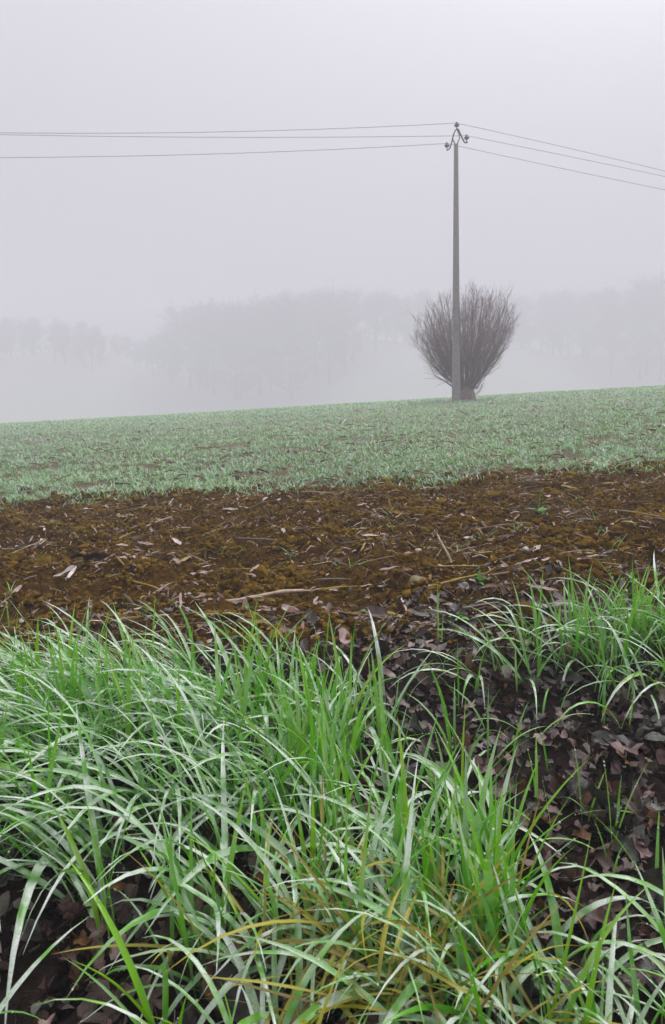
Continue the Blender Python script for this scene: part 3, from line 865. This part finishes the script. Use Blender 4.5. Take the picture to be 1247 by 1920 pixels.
# single shoots standing clear of the mass: (columns, base row, height in m, lean azimuth, curl, width)
def shoot_plant(name, u, v, specs, label, group, mat, cat):
    x, y = px_ground(u, v)
    z = float(soil_z(x, y))
    root = empty(name, (x, y, z))
    if name == 'grass_shoot':
        label = ('one-bladed ', 'two-bladed ', 'three-bladed ')[len(specs) - 1] + ('arching ' if max(q[4] for q in specs) > .85 else '') + label
    tag(root, label, cat, group)
    for (dx, dy, az, tilt, bend, L, W) in specs:
        a = lambda q: np.array([q], float)
        bz = float(soil_z(x + dx, y + dy)) - 0.004
        V, Fc, g, C, w, S2 = blade_arrays(np.array([[x + dx, y + dy, bz]]), a(R(az)), a(tilt), a(bend), a(L), a(W), 10, rnd=a(rs.uniform(.5, .95)), dew=a(rs.uniform(0.05, .35)))
        collect_dew(C, w, S2, 7)
        obj('blade', mesh_data('blade', V - np.array([x, y, z]), Fc, mat, True, g), root)
SH = 'grass shoot standing alone among the dead leaves beside the long grass'
for (u, v, specs) in [
    (1005, 1530, [(0, 0, 60, .06, .10, .19, .008), (.01, .02, 200, .1, .2, .15, .006)]),
    (1092, 1545, [(0, 0, 170, .05, .12, .17, .0085), (.012, 0, 20, .3, .6, .12, .005)]),
    (1040, 1590, [(0, 0, 170, .12, .1, .16, .007), (0, .01, 160, .7, .9, .16, .005)]),
    (1150, 1600, [(0, 0, 178, .05, .1, .21, .0085), (.0, .01, 20, .35, .4, .22, .006), (-.01, 0, 200, .8, .9, .2, .006)]),
    (1240, 1530, [(0, 0, 190, 1.15, .5, .22, .010)]),
    (915, 1440, [(0, 0, 85, .04, .1, .20, .006), (.01, 0, 20, .8, 1.0, .2, .006)]),
    (960, 1420, [(0, 0, 20, .12, .5, .17, .007)]),
    (860, 1330, [(0, 0, 95, .03, .1, .22, .006), (.01, .01, 200, .3, .8, .18, .006)]),
    (720, 1420, [(0, 0, 110, .10, .1, .26, .009), (.02, 0, 60, .2, .2, .2, .007)]),
    (1170, 1380, [(0, 0, 200, .3, 2.3, .30, .010), (.01, 0, 30, .2, .2, .14, .006)]),
    (1000, 1390, [(0, 0, 185, .6, 1.4, .22, .006), (0, 0, 0, .5, 1.3, .2, .006)]),
    (1225, 1690, [(0, 0, 160, .3, .9, .2, .008), (.01, .01, 60, .2, .4, .17, .007)])]:
    shoot_plant('grass_shoot', u, v, specs, SH, 'single grass shoots among the dead leaves', M['grass'], 'grass shoot')
SH2 = 'lone grass shoot at the near edge of the tilled soil'
for (u, v, specs) in [
    (822, 1215, [(0, 0, 95, .02, .08, .24, .007), (.012, 0, 70, .1, .2, .12, .006)]),
    (612, 1225, [(0, 0, 60, .1, .15, .14, .006), (-.015, 0, 160, .2, .3, .14, .005), (.02, 0, 20, .1, .3, .12, .005)]),
    (540, 1225, [(0, 0, 130, .1, .25, .12, .005), (.02, 0, 20, .3, .4, .1, .005)]),
    (1190, 1240, [(0, 0, 95, .03, .05, .36, .009)]),
    (10, 1190, [(0, 0, 20, .3, .3, .2, .006), (.02, 0, 130, .2, .3, .2, .007), (-.05, 0, 60, .4, .2, .16, .006)])]:
    shoot_plant('grass_shoot', u, v, specs, SH2, 'lone grass shoots by the tilled soil', M['grass'], 'grass shoot')
SH3 = 'small sparse grass tuft sprouting from the tilled brown soil'
for (u, v, k) in [(408, 1034, 7), (440, 1040, 4), (545, 1045, 5), (965, 1008, 6), (1120, 990, 4), (858, 1035, 4), (22, 1118, 6), (66, 1062, 4), (655, 1062, 4), (905, 1010, 3), (730, 965, 3), (1150, 1035, 3), (735, 1000, 4), (105, 990, 5), (1090, 930, 3), (640, 1065, 3)]:
    sp = [(rs.normal(0, .01), rs.normal(0, .01), rs.uniform(0, 360), rs.uniform(.3, 1.0), rs.uniform(.3, 1.1), rs.uniform(.06, .14), rs.uniform(.004, .007)) for _ in range(k)]
    shoot_plant('grass_tuft', u, v, sp, SH3, 'small grass tufts on the tilled soil', M['grass'], 'grass tuft')

# dew drops
def dew():
    P = np.concatenate(DEW_PTS)
    P = P[P[:, 1] > 0.55]
    V0, F0 = ico_arrays(1)
    r = 0.0006 + 0.0017 * rs.rand(len(P)) ** 2
    V = (P[:, None, :] + r[:, None, None] * V0[None]).reshape(-1, 3)
    Fc = (F0[None] + (np.arange(len(P)) * len(V0))[:, None, None]).reshape(-1, 3)
    o = obj('dew_drops', mesh_data('dew_drops', V, Fc, M['dew']))
    tag(o, 'tiny bright dew drops beaded along the grass blades', 'dew', kind='stuff')
dew()

# ------------------------------------------------------------------ dead leaves
def leaf_variant(seed):
    rg = np.random.RandomState(seed)
    lobes = rg.choice([1, 3, 5])
    n = 21
    a = np.linspace(-math.pi, math.pi, n, endpoint=False)
    if lobes == 1:
        r = 0.34 + 0.16 * np.cos(a) ** 2 + 0.05 * np.cos(2 * a)
        r = r * (1 + 0.04 * rg.normal(0, 1, n))
    else:
        r = 0.34 + 0.17 * np.cos(lobes * a * 0.98) + rg.normal(0, .025, n) + 0.06 * np.cos(a)
    rim = np.stack([r * np.cos(a) * 1.15, r * np.sin(a), np.zeros(n)], -1)
    mid = rim * 0.52
    V = np.vstack([[0, 0, 0], mid, rim])
    cx, cy = rg.uniform(.6, 3.4), rg.uniform(-1.0, 2.2)
    ph = rg.uniform(0, 6.28)
    V[:, 2] = 0.45 * cy * V[:, 0] ** 2 + 0.55 * cx * V[:, 1] ** 2 + 0.11 * np.sin(8 * V[:, 0] + ph) * np.cos(9 * V[:, 1] - ph)
    V[:, 2] += np.abs(V[:, 1]) * rg.uniform(-.2, .45)
    V[n + 1:, 2] += rg.normal(0, .06, n); V[1:n + 1, 2] += rg.normal(0, .03, n)
    k = np.arange(n); k2 = (k + 1) % n
    F3 = np.stack([np.zeros(n, int), 1 + k, 1 + k2], -1)
    F4 = np.stack([1 + k, 1 + n + k, 1 + n + k2, 1 + k2], -1)
    # stalk
    sv, s3, s4 = tube_arrays(bez(np.array([-.05, 0, .01]), np.array([-.5, rg.uniform(-.1, .1), 0.0]), np.array([-.85, rg.uniform(-.25, .25), rg.uniform(0, .15)]), 5), 0.013, 4, False)
    mb = MB(); mb.add(V, F3, F4); mb.add(sv, None, s4)
    return mb
LEAVES = [leaf_variant(s) for s in range(40, 52)]
LEAF_ME = [mb.data('dead_leaf', M['leaf']) for mb in LEAVES]
LEAF_ARR = [(np.concatenate(mb.V), np.concatenate(mb.F3), np.concatenate(mb.F4)) for mb in LEAVES]

LEAF_SHAPE = []
LEAF_LOW = []                                         # the small ones of the bed: rim and centre only
for V_, _, _ in LEAF_ARR:
    k_ = np.arange(11)
    LEAF_LOW.append((np.vstack([V_[:1], V_[22:43:2]]), np.stack([np.zeros(11, int), 1 + k_, 1 + (k_ + 1) % 11], -1)))
def leaf_place(x, y):
    if y > 2.55: return 'where the litter meets the tilled soil'
    if x > 0.5 and y > 1.9: return 'at the foot of the lone grass tussock'
    if x > 0.42: return 'on the open litter between the single grass shoots'
    if x > 0.05: return 'on the open litter beside the long grass' if y > 1.5 else 'under the yellowed grass tangle'
    return 'in the gap below the long grass swathe' if y < 1.4 else 'under the long grass swathe'
def dead_leaves():
    from mathutils import Euler
    n = 18500
    x = rs.uniform(-2.7, 3.0, n); y = rs.uniform(0.75, 3.6, n)
    dens = sstep(3.5, 2.5, y + 0.6 * (fbm(x * 2, y * 2, 70, 2) - .5)) * np.maximum(0.30 + 0.70 * sstep(-0.1, 0.35, x), sstep(1.6, 1.35, y)) * np.where(np.abs(x) < 0.52 * y + 0.25, 1.0, 0.6) * (np.abs(x) < 0.52 * y + 1.5)
    ok = rs.rand(n) < dens
    x, y = x[ok], y[ok]; n = len(x)
    size = (0.014 + 0.046 * rs.rand(n) ** 1.4) * (1 + 0.8 * (rs.rand(n) < .10)) * (1 - .3 * sstep(2.4, 3.2, y))
    z = soil_z(x, y) + 0.004 + rs.uniform(0, 0.022, n)
    vis = size / y * np.where((x > 0.1) | (y < 1.35), 1.6, 0.6) * (np.abs(x) < 0.49 * y) * (y > 1.0)
    order = np.argsort(-vis)
    rot = np.stack([rs.normal(0, .55, n), rs.normal(0, .55, n), rs.uniform(0, 6.283, n)], -1)
    mb = MB()
    for rank, i in enumerate(order):
        k = rs.randint(len(LEAVES))
        if rank < 295:
            word, c, _ = pick(LEAF_C)
            o = obj('dead_leaf', LEAF_ME[k], None, (x[i], y[i], z[i] + .008), rot[i], (size[i],) * 3)
            vary(o, c)
            big = 'large' if size[i] > .075 else 'small' if size[i] < .048 else 'medium'
            tag(o, '%s %s %s dead leaf %s' % (big, word, LEAF_SHAPE[k], leaf_place(x[i], y[i])), 'leaf', 'dead leaves around the grass')
        else:
            V, f3 = LEAF_LOW[k]
            Rm = np.array(Euler(rot[i]).to_matrix())
            mb.add(V @ Rm.T * size[i] + np.array([x[i], y[i], z[i]]), f3, None, (rs.rand(), 0, 0))
    o = obj('leaf_litter', mb.data('leaf_litter', M['leaf_stuff']))
    tag(o, 'matted bed of small dead leaves under the verge grass', 'leaf litter', kind='stuff')
LEAF_SHAPE[:] = [('oval', 'three-lobed', 'five-lobed')[{1: 0, 3: 1, 5: 2}[int(np.random.RandomState(s).choice([1, 3, 5]))]] for s in range(40, 52)]
dead_leaves()

# ------------------------------------------------------------------ tilled strip: crumbs, straw, stalks, husks, stones, weeds
def soil_crumbs():
    V1, F1 = ico_arrays(1)
    n = 50000
    y = 2.45 + (6.6 - 2.45) * rs.rand(n) ** 0.85; x = rs.uniform(-1, 1, n) * (0.5 * y + 1.4)
    thin = (np.abs(x) > 0.5 * y + 0.4) & (rs.rand(n) < .5); x, y = x[~thin], y[~thin]; n = len(x)
    heap = fbm(x * 4.5, y * 4.5, 58, 3)
    ok = rs.rand(n) < 0.38 + 0.62 * sstep(0.36, 0.62, heap)
    x, y, heap = x[ok], y[ok], heap[ok]; n = len(x)
    r = (0.0045 + 0.014 * rs.rand(n) ** 1.8) * (0.75 + 0.6 * sstep(0.45, 0.7, heap))
    r[rs.rand(n) < 0.02] *= 1.9
    z = soil_z(x, y) + r * rs.uniform(0.2, 1.3, n)
    sc = rs.uniform(0.65, 1.3, (n, 3)); sc[:, 2] *= 0.85
    jit = rs.normal(0, .22, (n, len(V1), 3))
    V = ((V1[None] + jit) * sc[:, None, :] * r[:, None, None] + np.stack([x, y, z], -1)[:, None, :]).reshape(-1, 3)
    Fc = (F1[None] + (np.arange(n) * len(V1))[:, None, None]).reshape(-1, 3)
    g = np.zeros((n, len(V1), 3)); g[..., 0] = np.clip(0.5 + 0.9 * (fbm(x * 3, y * 3, 59, 2) - .5) + rs.normal(0, .16, n), 0, 1)[:, None]
    o = obj('soil_crumbs', mesh_data('soil_crumbs', V, Fc, M['clod'], False, g.reshape(-1, 3)))
    tag(o, 'loose brown clods and crumbs of earth on the tilled strip', 'soil', kind='stuff')
soil_crumbs()

def straw_litter():
    mb = MB()
    n = 18000
    y = 2.5 + (6.5 - 2.5) * rs.rand(n); x = rs.uniform(-1, 1, n) * (0.5 * y + 1.2)
    clump = fbm(x * 2.5, y * 3.5, 55, 3)
    keep = rs.rand(n) < sstep(0.3, 0.65, clump) * .85 + .12
    x, y = x[keep], y[keep]; n = len(x)
    L = 0.010 + 0.075 * rs.rand(n) ** 2.0; az = rs.normal(0, .75, n) + math.pi * (rs.rand(n) < .5)
    dx, dy = np.cos(az) * L / 2, np.sin(az) * L / 2
    A = np.stack([x - dx, y - dy, soil_z(x - dx, y - dy) + .008], -1)
    B = np.stack([x + dx, y + dy, soil_z(x + dx, y + dy) + .008 + np.maximum(0, rs.normal(0, .012, n))], -1)
    Mz = np.maximum((A[:, 2] + B[:, 2]) / 2, soil_z(x, y) + .007) + rs.uniform(0, .006, n)
    Mm = np.stack([x, y, Mz], -1)
    for i in range(n):
        w = rs.uniform(.0010, .0042); a, m, b = A[i], Mm[i], B[i]
        if rs.rand() < .5:                          # flat flakes of leaf and rind
            sd = np.array([-math.sin(az[i]), math.cos(az[i]), rs.normal(0, .5)]) * rs.uniform(.003, .010)
            mb.add(np.array([a - sd * .5, a + sd * .5, m + sd, m - sd, b]), np.array([[3, 2, 4]]), np.array([[0, 1, 2, 3]]), g=(rs.rand(), 0, 0))
        else:
            mb.add(*tube_arrays(np.array([a, m, b]), [w, w, w * .6], 4, False), g=(rs.rand(), 0, 0))
    o = obj('straw_litter', mb.data('straw_litter', M['straw']))
    tag(o, 'short broken straw and chaff strewn over the tilled soil', 'straw', kind='stuff')
straw_litter()

def stalk_variant(seed):
    """unit-length broken maize stalk along x: nodes, a frayed end"""
    rg = np.random.RandomState(seed)
    n = 11
    t = np.linspace(-.5, .5, n)
    P = np.stack([t, 0.05 * np.sin(t * rg.uniform(2, 5)) , 0.03 * np.cos(t * 4)], -1)
    r = np.full(n, 0.030); r[[3, 7]] = 0.040; r[[2, 8]] *= .95; r[0] = .022; r[-1] = .012
    V, f3, f4 = tube_arrays(P, r, 8)
    V[:, 2] = V[:, 2] * rg.uniform(.55, .95)
    V[:8] += rg.normal(0, .012, (8, 3))
    mb = MB(); mb.add(V, f3, f4)
    for k in range(3):                                # frayed sheath strips
        b = P[-1 if k else 3] + rg.normal(0, .01, 3); e = b + np.array([rg.uniform(.05, .2), rg.uniform(-.12, .12), rg.uniform(-.01, .08)])
        w = np.array([0, .012, .004])
        mb.add(np.array([b - w, b + w, (b + e) / 2 + w + [0, 0, .02], (b + e) / 2 - w + [0, 0, .02], e]), np.array([[3, 2, 4]]), np.array([[0, 1, 2, 3]]))
    return mb.data('maize_stalk', M['stalk'])
STALKS = [stalk_variant(s) for s in range(5)]

def husk_variant(seed):
    """crumpled strip of dry maize leaf, unit length along x"""
    rg = np.random.RandomState(seed)
    n = 10
    t = np.linspace(-.5, .5, n)
    w = 0.10 * np.sin(np.clip((t + .55) / 1.1, 0, 1) * math.pi) ** .6 * rg.uniform(.6, 1.2)
    zc = 0.05 * np.abs(np.sin(t * rg.uniform(4, 9) + rg.uniform(0, 3))); yc = .08 * np.sin(t * rg.uniform(2, 5))
    tw = rg.uniform(-1.2, 1.2) * t
    L = np.stack([t + rg.normal(0, .01, n), yc - w * np.cos(tw), zc + .03 - w * np.sin(tw)], -1)
    Rr = np.stack([t + rg.normal(0, .01, n), yc + w * np.cos(tw), zc + .03 + w * np.sin(tw)], -1)
    C = np.stack([t, yc, zc + rg.normal(0, .012, n)], -1)
    V = np.stack([L, C, Rr], 1).reshape(-1, 3)
    k = np.arange(n - 1)
    q = np.concatenate([np.stack([k * 3, k * 3 + 1, k * 3 + 4, k * 3 + 3], -1), np.stack([k * 3 + 1, k * 3 + 2, k * 3 + 5, k * 3 + 4], -1)])
    return mesh_data('maize_husk', V, q, M['husk'])
HUSKS = [husk_variant(s) for s in range(60, 67)]

def stone_variant(seed, mat):
    rg = np.random.RandomState(seed)
    V, F3 = ico_arrays(3)
    for _ in range(7):                                # knock flats off
        d = rg.normal(0, 1, 3); d /= np.linalg.norm(d); c = rg.uniform(.55, .9)
        s = V @ d; V = V - np.outer(np.maximum(s - c, 0) * .9, d)
    V *= np.array([1.0, rg.uniform(.7, .95), rg.uniform(.5, .75)])
    return mesh_data('stone', V, F3, mat)
STONES = [stone_variant(s, M['stone']) for s in range(5)]
WSTONES = [stone_variant(s + 20, M['white_stone']) for s in range(3)]

def lie_on_soil(name, me, u, v, L, az, label, group, cat, thick=1.0, lift=0.012, pitch=None):
    x, y = px_ground(u, v)
    d = np.array([math.cos(az), math.sin(az)]) * L * .45
    za = float(soil_z(x - d[0], y - d[1])); zb = float(soil_z(x + d[0], y + d[1])); zm = float(soil_z(x, y))
    if pitch is None: pitch = math.atan2(zb - za, 2 * np.linalg.norm(d)); zc = max((za + zb) / 2, zm)
    else: zc = zm + abs(math.sin(pitch)) * L * .4
    M4 = Matrix.Rotation(az, 4, 'Z') @ Matrix.Rotation(-pitch, 4, 'Y') @ Matrix.Rotation(rs.uniform(-.6, .6), 4, 'X')
    o = obj(name, me, None, (x, y, zc + lift))
    o.rotation_euler = M4.to_euler(); o.scale = (L, L * thick, L * thick)
    tag(o, label, cat, group)
    return o

G_ST = 'broken maize stalks on the tilled soil'
# the stalks one can pick out, placed where the photograph has them: (u, v, length m, azimuth deg, thickness factor, pitch, label)
for (u, v, L, az, th, pitch, lab) in [
    (1190, 1024, .42, 8, 1.1, None, 'long thick pale maize stalk lying beside a torn husk on the soil'),
    (1050, 893, .22, 40, 1.2, .5, 'broken maize stump with raised splintered end by the crop edge'),
    (1020, 903, .34, 12, 1.1, None, 'pale bent maize stalk lying at the foot of the splintered stump'),
    (834, 1055, .20, 105, 1.0, .75, 'short pale maize stalk standing up at a slant from the soil'),
    (245, 1140, .14, 120, 2.2, .5, 'thick short stub of blackened maize stalk beside a seedling weed'),
    (733, 962, .12, 95, 1.8, 1.2, 'yellow stub of maize stalk standing upright in the soil'),
    (505, 978, .13, 110, 1.7, 1.1, 'dark stub of maize stalk standing upright in the soil'),
    (830, 1103, .46, 14, .9, None, 'long yellow streaked maize stalk lying near the flat olive stone'),
    (935, 1087, .40, 4, .9, None, 'long thin maize stalk lying next to the small green weed'),
    (710, 1148, .26, -12, 1.3, None, 'short bright yellow maize stalk piece by the leaf litter'),
    (500, 1120, .42, 10, 1.0, None, 'long pale maize stalk lying across darker stalks near the litter'),
    (1225, 1078, .34, 0, 1.2, None, 'thick brown maize stalk lying behind the tall grass tussock'),
    (900, 1145, .36, 22, .8, None, 'thin grey maize stalk lying near the leaf litter')]:
    cw = {'pale': 2, 'yell': 3, 'blac': 0, 'dark': 0, 'grey': 4, 'brow': 0}
    c = next((STALK_C[k][1] for w_, k in cw.items() if w_ in lab and not (w_ == 'yell' and 'tip' in lab)), STALK_C[1][1])
    vary(lie_on_soil('maize_stalk', random.choice(STALKS), u, v, L, R(az), lab, G_ST, 'stalk', th * (0.7 if L > .3 else 1.0), pitch=pitch), c)
def soil_place(x, y):
    if y > 5.5: return 'by the edge of the green crop'
    if y < 3.25: return 'next to the dead leaf litter'
    if x > 0.9: return 'near the leafy weed'
    return 'in the middle of the tilled soil'
n = 0
while n < 240:
    y = rs.uniform(2.75, 6.35); x = rs.uniform(-1, 1) * (0.5 * y + .15)
    if rs.rand() > 0.35 + 0.65 * sstep(5.2, 6.3, y): continue
    u = U(x, y); v = HY + F_PX * (1 - 0.06 * x) / y
    L = .05 + .28 * rs.rand() ** 1.7
    word, c, _ = pick(STALK_C)
    lab = '%s %s broken maize stalk lying %s' % ('long' if L > .2 else 'short' if L < .11 else 'medium-length', word, soil_place(x, y))
    vary(lie_on_soil('maize_stalk', STALKS[rs.randint(5)], u, v, L, rs.normal(0, .55) + (math.pi if rs.rand() < .5 else 0), lab, G_ST, 'stalk', rs.uniform(.5, 1.0) * min(1.0, .16 / L + .25)), c)
    n += 1
for i in range(280):
    y = rs.uniform(2.6, 6.3); x = rs.uniform(-1, 1) * (0.5 * y + .15)
    word, c, _ = pick(HUSK_C); L = rs.uniform(.04, .15)
    lab = '%s %s crumpled strip of maize leaf %s' % ('large' if L > .11 else 'small' if L < .07 else 'middling', word, soil_place(x, y))
    o = lie_on_soil('maize_husk', HUSKS[rs.randint(7)], U(x, y), HY + F_PX * (1 - .06 * x) / y, L, rs.uniform(0, 6.283), lab, 'dry maize leaf strips on the tilled soil', 'husk', rs.uniform(.8, 1.5))
    vary(o, c)
vary(lie_on_soil('maize_husk', HUSKS[1], 1015, 1155, .16, R(-40), 'broad torn grey husk lying by the small green weed and tall tussock', 'large husks on the soil', 'husk', 2.2), (.30, .25, .25))
vary(lie_on_soil('maize_husk', HUSKS[3], 165, 1068, .17, R(10), 'large dark folded husk heaped on the soil beside the left grass swathe', 'large husks on the soil', 'husk', 2.6, .03), (.05, .035, .035))

def put_stone(u, v, size, me, label, group=None, sink=.25, col=None):
    x, y = px_ground(u, v)
    o = obj('stone', me, None, (x, y, float(soil_z(x, y)) + size * (.5 - sink)), (rs.normal(0, .2), rs.normal(0, .2), rs.uniform(0, 6.28)), (size,) * 3)
    tag(o, label, 'stone', group)
    vary(o, col or (.28, .25, .25))
put_stone(785, 1027, .032, WSTONES[0], 'small rounded white stone alone in the middle of the tilled soil')
put_stone(988, 1037, .026, WSTONES[1], 'small angular white stone on the tilled soil beside a grass tuft')
put_stone(1086, 1096, .036, STONES[1], 'round grey stone on the soil behind the tall grass tussock')
put_stone(785, 1099, .058, STONES[4], 'flat olive stone half buried next to the yellow streaked stalk', None, .66, (.17, .14, .05))
put_stone(936, 1137, .040, WSTONES[2], 'flat pale grey stone slab near the leaf litter', None, .45)
put_stone(868, 1098, .034, STONES[3], 'grey pebble lying against the yellow streaked stalk')
put_stone(608, 1016, .028, WSTONES[2], 'small pale stone beside the sparse grass tufts')
for i in range(70):
    y = rs.uniform(2.9, 6.2); x = rs.uniform(-1, 1) * (0.5 * y + .1)
    word, c, _ = pick(STONE_C)
    put_stone(U(x, y), HY + F_PX * (1 - .06 * x) / y, rs.uniform(.009, .024), STONES[rs.randint(5)], 'small %s stone lying %s' % (word, soil_place(x, y)), 'small stones on the tilled soil', col=c)

def weed_leaf(L, W, curl, lobes):
    n = 13
    t = np.linspace(0, 1, n)
    w = W * np.sin(np.clip(t * .93 + .05, 0, 1) * math.pi) ** .8 * (1 + .38 * np.cos(t * lobes * 6.283))
    th = .9 - curl * t
    P = np.stack([np.cumsum(np.cos(th)) * L / n, np.zeros(n), np.cumsum(np.sin(th)) * L / n], -1)
    V = np.stack([P + np.stack([0 * w, -w, .3 * w], -1), P, P + np.stack([0 * w, w, .3 * w], -1)], 1).reshape(-1, 3)
    k = np.arange(n - 1)
    q = np.concatenate([np.stack([k * 3, k * 3 + 1, k * 3 + 4, k * 3 + 3], -1), np.stack([k * 3 + 1, k * 3 + 2, k * 3 + 5, k * 3 + 4], -1)])
    return mesh_data('leaf', V, q, M['weed'])
WL = [weed_leaf(1, .16, c, lb) for c, lb in ((.6, 4), (1.2, 5), (1.5, 3), (.2, 6))]
def weed(u, v, size, k, label, upright=None, group=None):
    x, y = px_ground(u, v); root = empty('weed', (x, y, float(soil_z(x, y)) - .004))
    tag(root, label, 'weed', group)
    for i in range(k):
        s = size * rs.uniform(.6, 1.05)
        lf = obj('leaf', WL[i % 4], root, (0, 0, 0), (0, rs.uniform(-.3, .25), i * 2.4 + rs.uniform(-.3, .3)), (s, s * rs.uniform(.9, 1.4), s))
        vary(lf, (.10, .29, .03), .3)
    if upright:
        lf = obj('leaf', WL[3], root, (-.01, 0, 0), (0, R(-52), R(150)), (upright, upright * .9, upright))
        vary(lf, (.12, .33, .04))
weed(1008, 972, .10, 10, 'leafy green weed with one tall upright leaf in the tilled soil', .19)
weed(897, 1100, .07, 9, 'small bright green feathery weed next to the thin stalk')
weed(285, 1132, .05, 6, 'small green seedling weed beside the blackened stalk stub')
for (u, v, s, k) in [(1125, 1000, .05, 5), (1180, 1110, .06, 5), (855, 1170, .06, 6), (465, 1137, .04, 4), (1075, 1165, .05, 5), (345, 1118, .04, 4), (690, 1155, .05, 5), (1010, 1040, .04, 4)]:
    weed(u, v, s, k, 'tiny green weed seedling among the stalks on the tilled soil', None, 'weed seedlings on the tilled soil')

# old stubble and clods showing dark in the crop
def field_debris():
    mb = MB(); V1, F1 = ico_arrays(1)
    for i in range(900):
        y = 6.5 + 17 * rs.rand() ** 1.5; x = rs.uniform(-1, 1) * (.52 * y)
        z = float(field_z(x, y))
        if rs.rand() < .5:
            L = rs.uniform(.05, .22); az = rs.normal(0, .6); w = rs.uniform(.004, .011)
            d = np.array([math.cos(az), math.sin(az), rs.normal(0, .25)]) * L / 2; p = np.array([x, y, z + .03 + .02 * rs.rand()])
            mb.add(*tube_arrays(np.array([p - d, p + [0, 0, .008], p + d]), w, 4, True), g=(rs.rand() * .8, 0, 0))
        else:
            r = rs.uniform(.012, .04)
            mb.add((V1 + rs.normal(0, .13, V1.shape)) * r + np.array([x, y, z + .012]), F1, None, g=(rs.rand() * .2, 0, 0))
    o = obj('crop_debris', mb.data('crop_debris', M['straw']))
    tag(o, 'dark bits of old stubble and clods between the seedlings', 'debris', kind='stuff')
field_debris()
